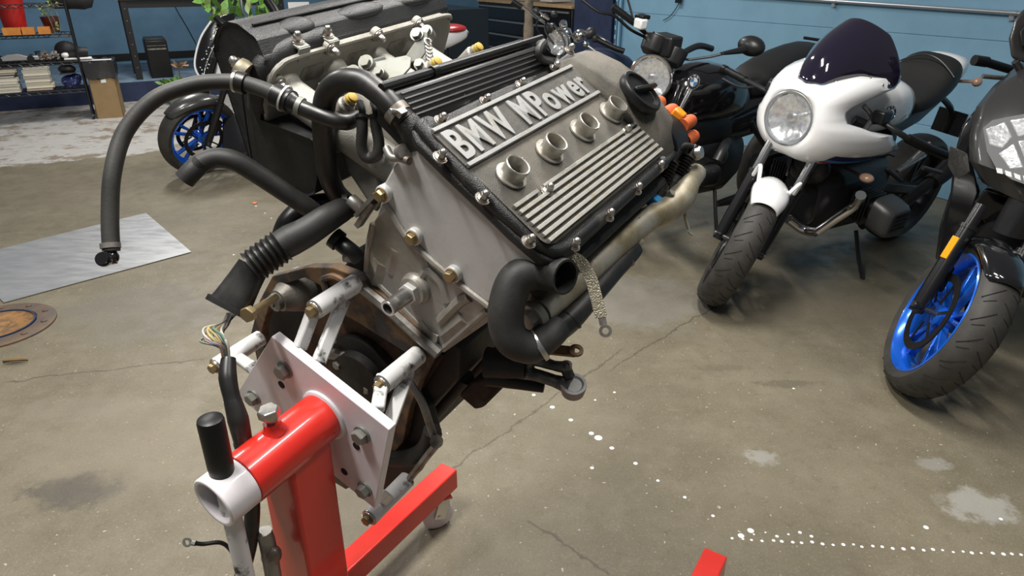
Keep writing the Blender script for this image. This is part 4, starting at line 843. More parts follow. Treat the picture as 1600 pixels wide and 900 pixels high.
# ================= white half-faired bike
W = Bike('motorbike', 'white half-faired motorbike with a round headlamp and dark smoked screen', on_h(1112, 470), 35, 8)
UC, R = .05, .335
c, d = front(W, UC, R, .145, 'rim_black', 34, fork_len=.66, off=.105, leg_r=.029)
fender(W, c, R, .088, -26, 26, 'bike_white', taper=.7, gap=.02)
for s in (-1, 1):
    mb = MB(); mb.tube([c+Vector((.05, s*.07, R*.90)), c+Vector((.10, s*.10, R+.03)), c+Vector((.13, s*.105, R-.05))], .010, 8); W.fb('fender_stay', mb, 'bike_white')
rear_wheel(W, UC, 1.62, R, .18, 'rim_black')
HL = W.P(1237, 183, 0); HN = Vector((-1, -.05, .06)).normalized()
lamp(W, HL+Vector((-.02, 0, 0)), HN, .118, bezel='galv', shell='bike_white')
# fairing: radial sheet around the lamp; phi = 0 top, positive to the left of the bike
def interp(tab, x):
    for (a, p), (b_, q) in zip(tab, tab[1:]):
        if a <= x <= b_:
            t = (x-a)/(b_-a); t = t*t*(3-2*t); return tuple(p[i]+(q[i]-p[i])*t for i in range(len(p)))
    return tab[-1][1]
FT = [(0, (.06, .150)), (22, (.09, .165)), (36, (.34, .255)), (46, (.47, .29)), (56, (.40, .275)), (63, (.17, .215)), (72, (.12, .20)), (84, (.13, .205)), (92, (.22, .24)), (101, (.44, .285)), (116, (.55, .305)), (132, (.48, .285)), (150, (.38, .255)), (180, (.24, .21))]
NP = 72
def fpt(phi, q, lift=0):
    xb, rb = interp(FT, abs(phi)); r0 = .124; a = math.radians(phi)
    r = r0+(rb-r0)*math.sin(min(q, 1)*math.pi/2)**.85+lift; x = HL.x-.022+xb*(1-math.cos(min(q, 1)*math.pi/2))**1.0+.0
    # lower nose tucks down a little
    return Vector((x, -math.sin(a)*r*(1.0), HL.z+math.cos(a)*r))
mb = MB(); rings = [[fpt(-180+360*j/NP, q) for j in range(NP)] for q in (0, .08, .2, .35, .5, .65, .8, .92, 1)]
mb.loft(rings, cap=False); fair = W.b('fairing', mb, 'bike_white', solid=.006)
for s in (1, -1):
    for lo, hi, mm in ((122, 131, 'm_navy'), (131, 136, 'logo_blue'), (136, 142, 'm_red')):
        mb = MB(); mb.loft([[fpt(s*(lo+(hi-lo)*j/3), q, .0045) for j in range(4)] for q in (.45, .6, .75, .88, .98)], closed=False, cap=False); W.b('fairing_stripe', mb, mm, fair)
for ph in (-50, -40, -28, 28, 40, 50):
    p = fpt(ph, .80, .003); mb = MB(); mb.ell(p, .006, .006, .006, n=10, m=6); W.b('fairing_screw', mb, 'steel', fair)
# screen: lofted bubble
mb = MB(); S_ = []
base_l = [fpt(ph*.82, .86, .005) for ph in range(-66, 67, 6)]
n_ = len(base_l)
def arc(x, z, hw, bow, drop): return [Vector((x+bow*(2*j/(n_-1)-1)**2, hw*(2*j/(n_-1)-1)*1.0, z-drop*(2*j/(n_-1)-1)**2)) for j in range(n_)]
top = arc(.54, 1.365, .125, .07, .05); mid2 = arc(.42, 1.30, .225, .20, .105); mid = arc(.30, 1.20, .235, .32, .10)
mb.loft([base_l if base_l[0].y < 0 else base_l[::-1], mid, mid2, top], closed=False, cap=False); W.b('windscreen', mb, 'smoke_screen', solid=.005, sub=2)
body(W, 'fuel_tank', [(.58, .90, .07, .05), (.66, .92, .13, .10), (.80, .95, .175, .135), (.95, .955, .175, .135), (1.08, .93, .14, .10), (1.14, .91, .10, .06)], 'bike_white', sub=1)
roundel(W, W.P(1391, 177, -.188), (-.12, -.98, .25), .036, W.root)
body(W, 'seat', [(1.07, .91, .10, .04), (1.14, .93, .145, .055), (1.26, .96, .165, .075), (1.36, 1.03, .165, .105), (1.44, 1.06, .155, .105), (1.50, 1.06, .12, .07)], 'seat_leather', sub=1)
mb = MB(); mb.tube([(1.33, y, 1.06+.09*math.cos(y/.165*1.45)) for y in (-.16, -.12, -.06, 0, .06, .12, .16)], .004, 6); W.b('seat_piping', mb, 'bike_satin')
body(W, 'tail_cowl', [(1.42, 1.06, .145, .09), (1.55, 1.08, .12, .075), (1.68, 1.085, .075, .045), (1.76, 1.08, .03, .015)], 'bike_white', sub=1)
body(W, 'subframe', [(1.0, .80, .11, .06), (1.3, .86, .10, .06), (1.6, .97, .07, .05)], 'bike_satin')
body(W, 'engine_case', [(.52, .46, .10, .14), (.62, .48, .17, .19), (.95, .48, .19, .20), (1.10, .50, .14, .16)], 'engine_dark', bevel=.01)
body(W, 'frame_spine', [(.42, .78, .05, .07), (.7, .74, .10, .08), (1.1, .72, .10, .10)], 'bike_satin')
for s in (-1, 1):
    cy = Vector((.72, s*.19, .50)); mb = MB()
    for k in range(6): mb.box(cy+YB*s*(.012+.016*k), (.16, .007, .15))
    mb.cyl(cy, cy+YB*s*.12, .055); cyl = W.b('cylinder', mb, 'engine_dark', bevel=.002)
    hd_ = cy+YB*s*.155; mb = MB(); mb.loft([sring(0, 0, .10, .085, .5, 20)]) if False else None
    X_ = [[hd_+YB*s*t+Vector((math.copysign(abs(math.cos(q))**.5, math.cos(q))*.105*k, 0, math.copysign(abs(math.sin(q))**.5, math.sin(q))*.082*k-(t*.25))) for q in [2*math.pi*i/24 for i in range(24)]] for t, k in ((-.03, 1), (.02, 1.02), (.06, .98), (.085, .80))]
    mb.loft(X_); hdp = W.b('cylinder_head', mb, 'engine_grey' if s < 0 else 'engine_dark', cyl, bevel=.006)
    mb = MB()
    for k in range(5): mb.box(hd_+YB*s*.084+Vector((0, 0, -.05+.022*k)), (.13, .012, .008))
    W.b('head_fin', mb, 'engine_dark', cyl)
    if s > 0: mb = MB(); mb.tube([cy+Vector((-.09, s*.14, -.02)), cy+Vector((-.17, s*.12, -.10)), cy+Vector((-.16, s*.06, -.23)), cy+Vector((-.02, s*.08, -.27)), cy+Vector((.3, s*.10, -.27))], .023, 14); W.b('exhaust_header', mb, 'chrome')
mb = MB(); mb.tube([W.P(1345, 305, -.30), W.P(1334, 322, -.26), W.P(1305, 342, -.20), W.P(1276, 362, -.15)], .025, 14); W.b('exhaust_header', mb, 'chrome')
mb = MB(); mb.tube([W.P(1232, 342, -.02), W.P(1255, 358, -.08), W.P(1276, 362, -.15)], .026, 14); W.b('exhaust_crosspipe', mb, 'chrome')
mb = MB(); mb.tube([(1.0, -.13, .28), (1.25, -.20, .40), (1.45, -.23, .52)], .03, 14); mb.tube([(1.42, -.23, .50), (1.55, -.24, .58), (1.70, -.25, .68)], [.045, .055, .05], 18); W.b('muffler', mb, 'engine_dark')
mb = MB(); mb.bar((1.05, -.11, .50), (1.70, -.10, .36), .05, .07, YB); mb.bar((1.0, -.15, .62), (1.2, -.16, .52), .03, .02); W.b('swingarm', mb, 'engine_grey', bevel=.008)
for k in range(3):
    mb = MB(); mb.tube([W.P(1402+k*8, 268-k*6, -.2), W.P(1445+k*4, 243-k*10, -.22)], .011, 10); W.b('footrest_stay', mb, 'steel')
mb = MB(); mb.tube([W.P(1442, 262, -.30), W.P(1470, 270, -.34)], .012, 10); W.b('foot_peg', mb, 'engine_grey')
mb = MB(); mb.tube([(.95, -.14, .26), (.92, -.22, .14), (.90, -.30, .03)], .012, 8); mb.box((.90, -.30, .02), (.06, .05, .012)); W.b('side_stand', mb, 'bike_satin')
for s in (-1, 1):
    if s < 0:
        mb = MB(); mb.tube([W.P(1335, 196, -.08), W.P(1372, 190, -.20), W.P(1400, 205, -.29), W.P(1430, 224, -.36)], .014, 10); hb_ = W.b('handlebar', mb, 'bike_satin')
        mb = MB(); mb.tube([W.P(1418, 216, -.33), W.P(1450, 232, -.40), W.P(1478, 243, -.45)], .022, 12); W.b('grip', mb, 'plastic_black', hb_)
        mb = MB(); mb.box(W.P(1378, 182, -.22), (.08, .06, .06)); W.b('switch_block', mb, 'bike_satin', hb_, bevel=.01); mb = MB(); mb.tube([W.P(1350, 165, -.15), W.P(1362, 185, -.18), W.P(1340, 215, -.16)], .012, 8); W.b('brake_hose', mb, 'steel', hb_)
    else:
        mb = MB(); mb.tube([(.44, s*.10, .92), (.48, s*.22, .92), (.60, s*.36, .89), (.68, s*.44, .87)], .013, 10); hb_ = W.fb('handlebar', mb, 'bike_satin')
        mb = MB(); mb.tube([(.60, s*.355, .89), (.72, s*.47, .86)], .019, 12); mb.lathe([(0, .022), (.03, .022)], (.72, s*.47, .86), (.12, s*.11, -.03), 14); W.fb('grip', mb, 'plastic_black', hb_)
    mb = MB(); mb.tube([(.54, s*.28, .91), (.50, s*.36, .88), (.60, s*.46, .85)], .006, 8); W.fb('lever', mb, 'bike_satin', hb_)
    mb = MB(); mb.box((.50, s*.22, .95), (.07, .06, .05)); W.fb('reservoir', mb, 'bike_satin', hb_, bevel=.008)
    mb = MB(); p = W.P(1348, 276, -.24) if s < 0 else Vector((.62, .24, .68)); mb.tube([p+Vector((0, -s*.12, .01)), p], .008, 8); sg = W.b('signal_stalk', mb, 'bike_satin'); mb = MB(); mb.ell(p+Vector((0, s*.02, 0)), .032, .036, .023, n=14, m=8); W.b('turn_signal', mb, 'signal_lens', sg)
mb = MB(); mb.tube([(1.62, -.04, 1.0), (1.66, -.14, 1.02)], .009, 8); mb.ell((1.66, -.15, 1.02), .03, .025, .025); W.b('rear_signal', mb, 'signal_lens')
mb = MB(); mb.tube([(1.60, 0, .92), (1.86, 0, .80), (1.90, 0, .66)], .018, 8); mb.box((1.91, 0, .72), (.012, .17, .14)); W.b('plate_holder', mb, 'bike_satin')
mb = MB(); mb.tube([(.40, -.04, .62), (.44, -.05, .75), (.55, -.08, .84)], .012, 8); mb.tube([(.42, .05, .60), (.47, .08, .72), (.60, .12, .80)], .010, 8); mb.ell((.50, 0, .66), .06, .12, .09); W.b('headstock', mb, 'bike_satin')
# ================= black boxer bike in the middle
hlw = at(1016, 122, 3.72); u_ = Vector((math.cos(math.radians(35)), math.sin(math.radians(35)), 0)); lf_ = Vector((math.sin(math.radians(35)), -math.cos(math.radians(35)), 0))
A_ = hlw-u_*.22-lf_*.13; A_.z = 0
K = Bike('motorbike', 'black boxer motorbike with a round badge on its tank and a white brake reservoir', A_, 35, 8)
c, d = front(K, .05, .33, .115, 'rim_black', 30, fork_len=.75, off=.1, leg_r=.026, grooves=False, style='single', nsp=9)
fender(K, c, .33, .07, -50, 80, 'bike_black', taper=.8)
rear_wheel(K, .05, 1.55, .33, .14, 'rim_black')
HK = K.I @ hlw
lamp(K, HK, (-.86, -.46, .10), .118, bezel='chrome', depth=.13)
for s in (-1, 1):
    mb = MB(); p0 = K.P(1033 if s < 0 else 992, 100, -.11*s*-1 if False else (.12*s)); mb.tube([HK+Vector((.05, s*.105, -.30)), HK+Vector((.10, s*.105, -.12)), HK+Vector((.14, s*.09, -.03))], .024, 12); W_ = K.b('fork_shroud', mb, 'bike_black')
# gauges
G = K.P(1040, 72, -.03)
for dx in (-1, 1):
    g = K.Z(1026 if dx < 0 else 1056, 60 if dx < 0 else 78, 3.80); mb = MB(); ax = Vector((.35, 0, .94)).normalized(); mb.lathe([(-.095, .040), (-.07, .066), (.0, .072), (.014, .070), (.017, .001)], g, ax, 28); K.b('gauge_pod', mb, 'bike_satin', bevel=.004)
mb = MB(); mb.box(K.Z(1042, 70, 3.79), (.10, .14, .11)); K.b('gauge_bridge', mb, 'bike_satin', bevel=.012)
mb = MB(); mb.tube([K.Z(957, 10, 3.72), K.Z(986, 32, 3.75), K.Z(1000, 44, 3.78), K.Z(1020, 62, 3.82)], [.019, .019, .012, .012], 12); hb_ = K.b('handlebar', mb, 'plastic_black')
mb = MB(); mb.tube([K.Z(910, 0, 3.65), K.Z(935, 18, 3.66), K.Z(960, 25, 3.68), K.Z(985, 46, 3.74), K.Z(1008, 58, 3.8)], .008, 8); K.b('brake_lever', mb, 'plastic_black', hb_)
mb = MB(); mb.box(K.Z(1001, 37, 3.70), (.055, .060, .055)); rs = K.b('brake_reservoir', mb, 'logo_white', hb_, bevel=.010); mb = MB(); mb.box(K.Z(1004, 26, 3.70), (.06, .066, .022)); K.b('reservoir_cap', mb, 'plastic_black', hb_, bevel=.006)
mb = MB(); mb.tube([K.Z(989, 30, 3.74), K.Z(984, 10, 3.74), K.Z(975, -20, 3.74)], .006, 8); K.b('mirror_stalk', mb, 'plastic_black', hb_)
mb = MB(); mb.tube([K.Z(1020, 50, 3.8), K.Z(1062, 90, 3.84), K.Z(1100, 90, 3.80), K.Z(1130, 84, 3.76)], .007, 8); mb.ell(K.Z(1174, 72, 3.85), .06, .085, .055); mb.tube([K.Z(1126, 84, 3.76), K.Z(1160, 78, 3.82), K.Z(1176, 72, 3.86)], [.008, .02, .04], 12); K.b('left_mirror', mb, 'bike_satin')
mb = MB(); mb.tube([K.Z(1058, 88, 3.8), K.Z(1090, 72, 3.9), K.Z(1112, 76, 4.0)], .018, 10); K.b('clutch_grip', mb, 'bike_satin')
body(K, 'fuel_tank', [(.36, .86, .07, .10), (.44, .90, .13, .15), (.60, .92, .165, .17), (.80, .91, .165, .165), (.98, .87, .12, .11), (1.05, .85, .07, .06)], 'bike_black', sub=1)
roundel(K, K.P(1083, 128, -.166), (-.2, -.97, .12), .040, K.root)
body(K, 'seat', [(.98, .90, .10, .05), (1.08, .94, .14, .09), (1.35, 1.0, .15, .11), (1.62, 1.05, .14, .10), (1.72, 1.06, .11, .06)], 'seat_leather', sub=1)
mb = MB(); mb.tube([(1.42, -.15, 1.02), (1.45, -.15, 1.09), (1.75, -.14, 1.13), (1.9, 0, 1.12), (1.75, .14, 1.13)], .010, 8); K.b('grab_rail', mb, 'bike_satin')
body(K, 'side_cover', [(.80, .70, .12, .10), (1.0, .74, .15, .14), (1.3, .78, .16, .15), (1.6, .84, .14, .10)], 'bike_black')
body(K, 'airbox', [(.40, .70, .08, .10), (.50, .68, .12, .13), (.85, .68, .13, .13), (1.0, .70, .10, .10)], 'engine_dark')
body(K, 'engine_case', [(.42, .44, .11, .14), (.52, .47, .16, .19), (.9, .47, .17, .20), (1.05, .48, .12, .15)], 'engine_dark', bevel=.01)
mb = MB()
for k in range(3): mb.tube([(.40+.02*k, -.08, .78-.04*k), (.5, -.14, .68-.03*k), (.62, -.16, .60)], .008, 6)
K.b('control_cable', mb, 'plastic_black')
for s in (-1, 1):
    e = K.Z(1100, 270, 3.50) if s < 0 else Vector((.62, .34, .47)); cy = Vector((e.x+.06, s*.16, e.z+.02)); mb = MB(); dv = (e-cy)
    for k in range(9): mb.lathe([(0, .070), (.006, .070)], cy+dv*(.15+.09*k), dv, 20)
    mb.cyl(cy, e, .055); cyl = K.b('cylinder', mb, 'engine_dark')
    x, y, z = frame(dv); rg = []
    for t, k in ((-.02, 1), (.03, 1.03), (.055, .92), (.07, .6)): rg.append([e+z*t+x*math.copysign(abs(math.cos(q))**.6, math.cos(q))*.068*k+y*math.copysign(abs(math.sin(q))**.6, math.sin(q))*.056*k for q in [2*math.pi*i/24 for i in range(24)]])
    mb = MB(); mb.loft(rg); vc = K.b('rocker_cover', mb, 'engine_dark', cyl)
    mb = MB()
    for k in range(5): mb.lathe([(0, .074), (.004, .074)], e+z*(-.03+.012*k), z, 24)
    K.b('cover_fin', mb, 'engine_dark', cyl)
    mb = MB(); mb.tube([cy+dv*.5+Vector((-.06, 0, -.02)), cy+dv*.5+Vector((-.14, 0, -.10)), cy+Vector((-.08, 0, -.28)), cy+Vector((.3, 0, -.30))], .02, 12); K.b('exhaust_header', mb, 'engine_dark')
    mb = MB(); mb.tube([(.85, s*.12, .62), (.72, s*.20, .62), (.66, s*.22, .56)], .03, 12); mb.ell((.72, s*.21, .58), .03, .03, .05); K.b('carburettor', mb, 'engine_grey')
mb = MB(); mb.tube([(.9, -.13, .2), (1.2, -.2, .26), (1.8, -.22, .36)], [.02, .045, .045], 12); K.b('muffler', mb, 'engine_dark')
mb = MB(); mb.tube([(1.0, -.14, .74), (1.15, -.16, .60), (1.6, -.12, .34)], .02, 8); K.b('rear_shock', mb, 'engine_dark')
body(K, 'rear_fender', [(1.5, .86, .09, .06), (1.75, .86, .08, .05), (1.92, .74, .07, .05)], 'bike_black')
mb = MB(); mb.tube([(.85, -.12, .30), (.82, -.2, .15), (.80, -.27, .02)], .012, 8); K.b('side_stand', mb, 'bike_satin')
# ================= black sports bike with blue wheels at the right edge
RB = Bike('motorbike', 'black sports-touring motorbike with a blue front wheel at the right edge', on_h(1408, 603), 38, 8)
c, d = front(RB, .05, .33, .145, 'rim_blue', 34, fork_len=.43, off=.11, leg_r=.030, tubes='fork_black', upper='fork_black')
fender(RB, c, .33, .085, -30, 62, 'bike_black', taper=.72)
rear_wheel(RB, .05, 1.6, .33, .18, 'rim_blue')
zn = lambda x: 2.74-.16*math.sin(min(max((x-1516)/290, 0), 1)*math.pi)
ROWS = [((1600, 96), 62, 2.95, 2.86), ((1552, 136), 108, 2.86, 2.74), ((1526, 168), 148, 2.80, 2.66), ((1515, 212), 210, 2.77, 2.60), ((1515, 250), 285, 2.76, 2.56), ((1536, 284), 326, 2.76, 2.57), ((1572, 304), 338, 2.78, 2.60)]
rings = []
for (xl, yl), yc, ze, zc in ROWS:
    ring = []
    for j in range(17):
        t = j/16; q = math.sin(t*math.pi); x = xl+(3320-2*xl)*t; ring.append(RB.Z(x, yl+(yc-yl)*q, ze+(zc-ze)*q))
    rings.append(ring)
mb = MB(); mb.loft(rings, closed=False, cap=False); nose = RB.b('nose_panel', mb, 'grey_panel', solid=.008)
lamp_px = ((1536, 200), (1550, 188), (1578, 182), (1612, 176), (1646, 182), (1646, 300), (1612, 292), (1580, 280), (1556, 262), (1542, 236))
zl = lambda x: 2.735-.16*math.sin(min(max((x-1512)/296, 0), 1)*math.pi)
def patch(name, px, zf, th, m, parent, dz=0, **k):
    P_ = [RB.Z(x, y, zf(x)+dz) for x, y in px]; dirv = (RB.I.to_3x3() @ ray(1580, 230)).normalized(); mb = MB(); mb.prism(P_, dirv*th); return RB.b(name, mb, m, parent, **k)
hl = patch('headlamp', lamp_px, zl, .02, 'bike_black', nose, -.035)
for px in (((1540, 202), (1570, 190), (1582, 214), (1566, 232), (1546, 226)), ((1578, 188), (1612, 182), (1616, 208), (1590, 214)), ((1590, 220), (1622, 216), (1628, 262), (1606, 262)), ((1560, 240), (1584, 224), (1600, 262), (1578, 264))):
    patch('reflector_cup', px, zl, .012, 'headlamp_chrome', hl, -.047, bevel=.004)
for k in range(4):
    x0 = 1556+14*k; patch('led_bar', ((x0, 262+4*k), (x0+10, 264+5*k), (x0+11, 272+5*k), (x0+2, 270+4*k)), zl, .01, 'logo_white', hl, -.045)
patch('headlamp_glass', lamp_px, zl, .002, 'lens', hl, -.056)
mb = MB(); mb.prism([RB.Z(x, y, z) for x, y, z in ((1532, 160, 2.84), (1503, 196, 2.88), (1490, 240, 2.90), (1484, 300, 2.93), (1468, 350, 2.96), (1460, 405, 2.98), (1478, 425, 2.97), (1500, 395, 2.92), (1516, 345, 2.88), (1530, 300, 2.84), (1518, 255, 2.79), (1517, 210, 2.80))], Vector((.35, .04, 0))); RB.b('side_fairing', mb, 'bike_black', bevel=.012, seg=3)
mb = MB(); mb.prism([RB.Z(x, y, z) for x, y, z in ((1492, 232, 2.86), (1512, 240, 2.80), (1516, 268, 2.80), (1498, 280, 2.86), (1488, 262, 2.88))], Vector((.02, .03, 0))); RB.b('intake_scoop', mb, 'carbon', bevel=.006)
mb = MB(); mb.prism([RB.Z(x, y, z) for x, y, z in ((1518, 318, 2.84), (1540, 292, 2.80), (1600, 318, 2.72), (1700, 345, 2.70), (1700, 480, 2.95), (1620, 470, 2.98), (1560, 400, 2.95))], Vector((.30, 0, 0))); RB.b('belly_panel', mb, 'bike_black', bevel=.015, seg=3)
mb = MB(); off_ = Vector((-.020, .026, .006)); q0 = c+YB*.11+Vector((.012, 0, 0))+off_; p0, p1 = (RB.steer_m @ (q0+d*.20)), (RB.steer_m @ (q0+d*.29)); mb.bar(p0, p1, .024, .006, (RB.I.to_3x3() @ ray(1490, 380))); RB.b('side_reflector', mb, 'orange_reflector', bevel=.002)
mb = MB(); mb.prism([RB.Z(x, y, z) for x, y, z in ((1586, 30, 2.80), (1600, 12, 2.80), (1640, 5, 2.80), (1660, 40, 2.80), (1640, 95, 2.82), (1600, 98, 2.82), (1580, 92, 2.82), (1576, 60, 2.81))], RB.I.to_3x3() @ (ray(1600, 60)*.06)); mr = RB.b('mirror', mb, 'grey_panel', bevel=.018, seg=4)
mb = MB(); mb.prism([RB.Z(x, y, z) for x, y, z in ((1594, 50, 2.785), (1606, 34, 2.785), (1640, 30, 2.785), (1644, 70, 2.79), (1610, 80, 2.79), (1596, 70, 2.79))], RB.I.to_3x3() @ (ray(1600, 60)*.012)); RB.b('mirror_recess', mb, 'bike_satin', mr, bevel=.003)
mb = MB(); mb.tube([RB.Z(1586, 96, 2.83), RB.Z(1600, 120, 2.86), RB.Z(1610, 140, 2.88)], .014, 10); RB.b('mirror_stalk', mb, 'grey_panel', mr)
mb = MB(); mb.tube([RB.Z(1522, 94, 3.05), RB.Z(1542, 97, 3.06)], .023, 14); mb.tube([RB.Z(1540, 97, 3.06), RB.Z(1592, 112, 3.10), RB.Z(1640, 120, 3.14)], .019, 14); hb_ = RB.b('handlebar_grip', mb, 'plastic_black')
mb = MB(); mb.tube([RB.Z(1535, 119, 2.98), RB.Z(1556, 121, 2.98), RB.Z(1578, 124, 3.0), RB.Z(1600, 140, 3.02)], .010, 10); RB.b('brake_lever', mb, 'steel', hb_)
body(RB, 'fuel_tank', [(.60, .95, .10, .08), (.75, 1.0, .20, .15), (1.0, .98, .2, .15), (1.15, .92, .12, .08)], 'bike_black', sub=1)
body(RB, 'seat', [(1.12, .88, .1, .05), (1.3, .90, .15, .07), (1.6, .98, .14, .06), (1.85, 1.02, .08, .03)], 'seat_leather', sub=1)
body(RB, 'engine_case', [(.50, .45, .12, .15), (.65, .47, .20, .20), (1.0, .47, .2, .2), (1.1, .5, .12, .15)], 'engine_dark')
mb = MB(); mb.tube([(.42, 0, .60), (.46, 0, .80), (.60, 0, .92)], .06, 10); RB.b('headstock', mb, 'bike_satin')
mb = MB(); mb.bar((1.05, .11, .45), (1.65, .10, .33), .05, .07, YB); RB.b('swingarm', mb, 'engine_dark', bevel=.008)
# ================= bike far left behind the airbox
LB = Bike('motorbike', 'black and white motorbike with blue wheel spokes behind the black airbox', on_h(312, 271), 16, 6)
c, d = front(LB, .06, .33, .14, 'rim_blue', 34, fork_len=.62, off=.11, leg_r=.03, tubes='fork_black', upper='fork_black', grooves=False)
fender(LB, c, .34, .085, -42, 40, 'carbon', taper=.6, gap=.02)
rear_wheel(LB, .06, 1.65, .33, .17, 'rim_blue')
z_ = 5.55
mb = MB(); mb.prism([LB.Z(x, y, z_) for x, y in ((346, 24), (326, 38), (311, 64), (304, 95), (308, 113), (316, 126), (322, 100), (334, 72), (352, 46))], Vector((.10, .05, .02))); sc_ = LB.b('headlamp_cowl', mb, 'bike_black', bevel=.01, seg=3)
mb = MB(); mb.tube([LB.Z(x, y, z_-.01) for x, y in ((330, 33), (314, 58), (305, 90), (306, 110), (317, 126))], .008, 8); LB.b('cowl_trim', mb, 'bike_white', sc_)
mb = MB()
random.seed(5)
for k in range(26):
    u = random.random(); v = random.random(); x = 311+28*u+8*v; y = 112-70*u+ (v-.5)*20; mb.ell(LB.Z(x, y, z_-.012), .006, .006, .006, n=6, m=4)
LB.b('cowl_glints', mb, 'logo_white', sc_).__setitem__('kind', 'stuff')  # white beads stand in for reflections dotted over the dark cowl
mb = MB(); mb.prism([LB.Z(x, y, 5.62) for x, y in ((345, 62), (330, 90), (320, 125), (345, 128), (400, 128), (430, 60), (390, 40))], Vector((.25, .08, 0))); LB.b('side_panel', mb, 'bike_white', bevel=.02, seg=3)
mb = MB(); mb.tube([LB.Z(338, 28, 5.5), LB.Z(352, 40, 5.5), LB.Z(372, 48, 5.55)], .03, 10); LB.b('handlebar_switch', mb, 'plastic_black'); mb = MB(); mb.tube([LB.Z(418, 0, 5.6), LB.Z(430, 18, 5.6), LB.Z(436, 34, 5.6)], .04, 10); LB.b('handlebar_grip', mb, 'plastic_black')
mb = MB(); mb.tube([LB.Z(376, 0, 5.5), LB.Z(380, 20, 5.5), LB.Z(392, 36, 5.55)], .010, 8); LB.b('mirror_stalk', mb, 'chrome')
body(LB, 'fuel_tank', [(.5, .85, .1, .08), (.65, .92, .18, .14), (.95, .9, .18, .14), (1.1, .85, .1, .08)], 'bike_white', sub=1)
body(LB, 'seat', [(1.05, .82, .1, .05), (1.25, .84, .14, .06), (1.55, .92, .12, .05)], 'seat_leather', sub=1)
body(LB, 'engine_case', [(.42, .42, .12, .15), (.6, .46, .18, .2), (1.0, .46, .18, .2), (1.1, .5, .12, .15)], 'engine_dark')
mb = MB(); mb.tube([(.40, 0, .58), (.44, 0, .80), (.60, 0, .9)], .06, 10); LB.b('headstock', mb, 'bike_satin')
mb = MB(); mb.prism([LB.Z(x, y, 5.5) for x, y in ((345, 184), (372, 176), (392, 200), (388, 238), (360, 250), (345, 232))], Vector((.18, .03, 0))); LB.b('fork_cover', mb, 'bike_black', bevel=.02, seg=3)
tl_ = body(LB, 'tail_cowl', [(1.40, .90, .11, .06), (1.65, .93, .13, .08), (1.95, 1.0, .14, .085), (2.16, 1.05, .12, .08), (2.32, 1.08, .06, .035)], 'bike_white', sub=1)
mb = MB(); mb.ell((2.16, -.02, 1.115), .13, .10, .035); LB.b('tail_lamp', mb, 'm_red', tl_)
body(LB, 'subframe', [(1.05, .72, .09, .07), (1.5, .82, .09, .06), (1.9, .90, .06, .04)], 'bike_satin')
# ================= chrome cruiser behind the engine
cw = at(872, 66, 4.9); A2 = cw-u_*.25-lf_*.12; A2.z = 0
CB = Bike('motorbike', 'dark motorbike with chrome handlebar clamps in front of the tool chest', A2, 35, 8)
front(CB, .05, .33, .12, 'rim_black', 25, fork_len=.72, off=.1, grooves=False, style='single', nsp=9, caliper=False)
rear_wheel(CB, .05, 1.5, .33, .14, 'rim_black')
HC = CB.I @ cw
lamp(CB, HC, (-.8, -.5, .1), .085, bezel='chrome', shell='chrome', depth=.11)
mb = MB(); mb.tube([CB.Z(806, 2, 4.7), CB.Z(832, 22, 4.75), CB.Z(850, 34, 4.85), CB.Z(870, 46, 4.95), CB.Z(900, 56, 5.05), CB.Z(935, 58, 5.1), CB.Z(965, 78, 5.1)], .012, 10); hb_ = CB.b('handlebar', mb, 'chrome')
for px, py, z, r in ((850, 28, 4.85, .03), (862, 44, 4.9, .035), (884, 52, 5.0, .04), (905, 56, 5.02, .045), (922, 52, 5.05, .04), (880, 38, 5.0, .03), (838, 18, 4.8, .025), (866, 22, 4.9, .022), (930, 60, 5.05, .03)):
    mb = MB(); p = CB.Z(px, py, z); mb.lathe([(-r, r*.6), (-r*.5, r), (r*.5, r), (r, r*.6)], p, (random.uniform(-1, 1), random.uniform(-1, 1), random.uniform(-.3, 1)), 12); CB.b('handlebar_clamp', mb, 'chrome' if px % 4 < 2 else 'engine_grey', hb_)
mb = MB(); mb.tube([CB.Z(930, 60, 5.05), CB.Z(958, 74, 5.02), CB.Z(975, 80, 5.0)], .02, 10); CB.b('grip', mb, 'plastic_black', hb_); mb = MB(); mb.tube([CB.Z(800, 2, 4.68), CB.Z(815, 12, 4.7)], .02, 10); CB.b('grip', mb, 'plastic_black', hb_)
for pts in (((846, 26), (838, 40), (848, 60), (860, 80)), ((856, 30), (852, 48), (866, 70)), ((866, 40), (880, 60), (886, 90))):
    mb = MB(); mb.tube([CB.Z(x, y, 4.85) for x, y in pts], .007, 6); CB.b('control_cable', mb, 'plastic_black', hb_)
mb = MB(); mb.tube([CB.Z(846, 24, 4.8), CB.Z(858, 30, 4.8), CB.Z(842, 18, 4.78)], .008, 6); mb.tube([CB.Z(914, 68, 4.85), CB.Z(930, 80, 4.85), CB.Z(945, 92, 4.85)], .009, 8); mb.ell(CB.Z(916, 69, 4.85), .025, .02, .02); CB.b('lever', mb, 'chrome', hb_)
body(CB, 'fuel_tank', [(.42, .86, .08, .08), (.55, .90, .15, .13), (.8, .89, .15, .13), (1.0, .84, .09, .07)], 'navy', sub=1)
body(CB, 'seat', [(.98, .80, .12, .04), (1.2, .82, .15, .06), (1.5, .88, .12, .05)], 'seat_leather', sub=1)
body(CB, 'engine_case', [(.42, .42, .12, .15), (.6, .46, .16, .2), (1.0, .46, .16, .2), (1.1, .5, .1, .15)], 'engine_dark')
mb = MB(); mb.tube([(.38, 0, .60), (.42, 0, .80), (.58, 0, .9)], .05, 10); CB.b('headstock', mb, 'bike_satin')
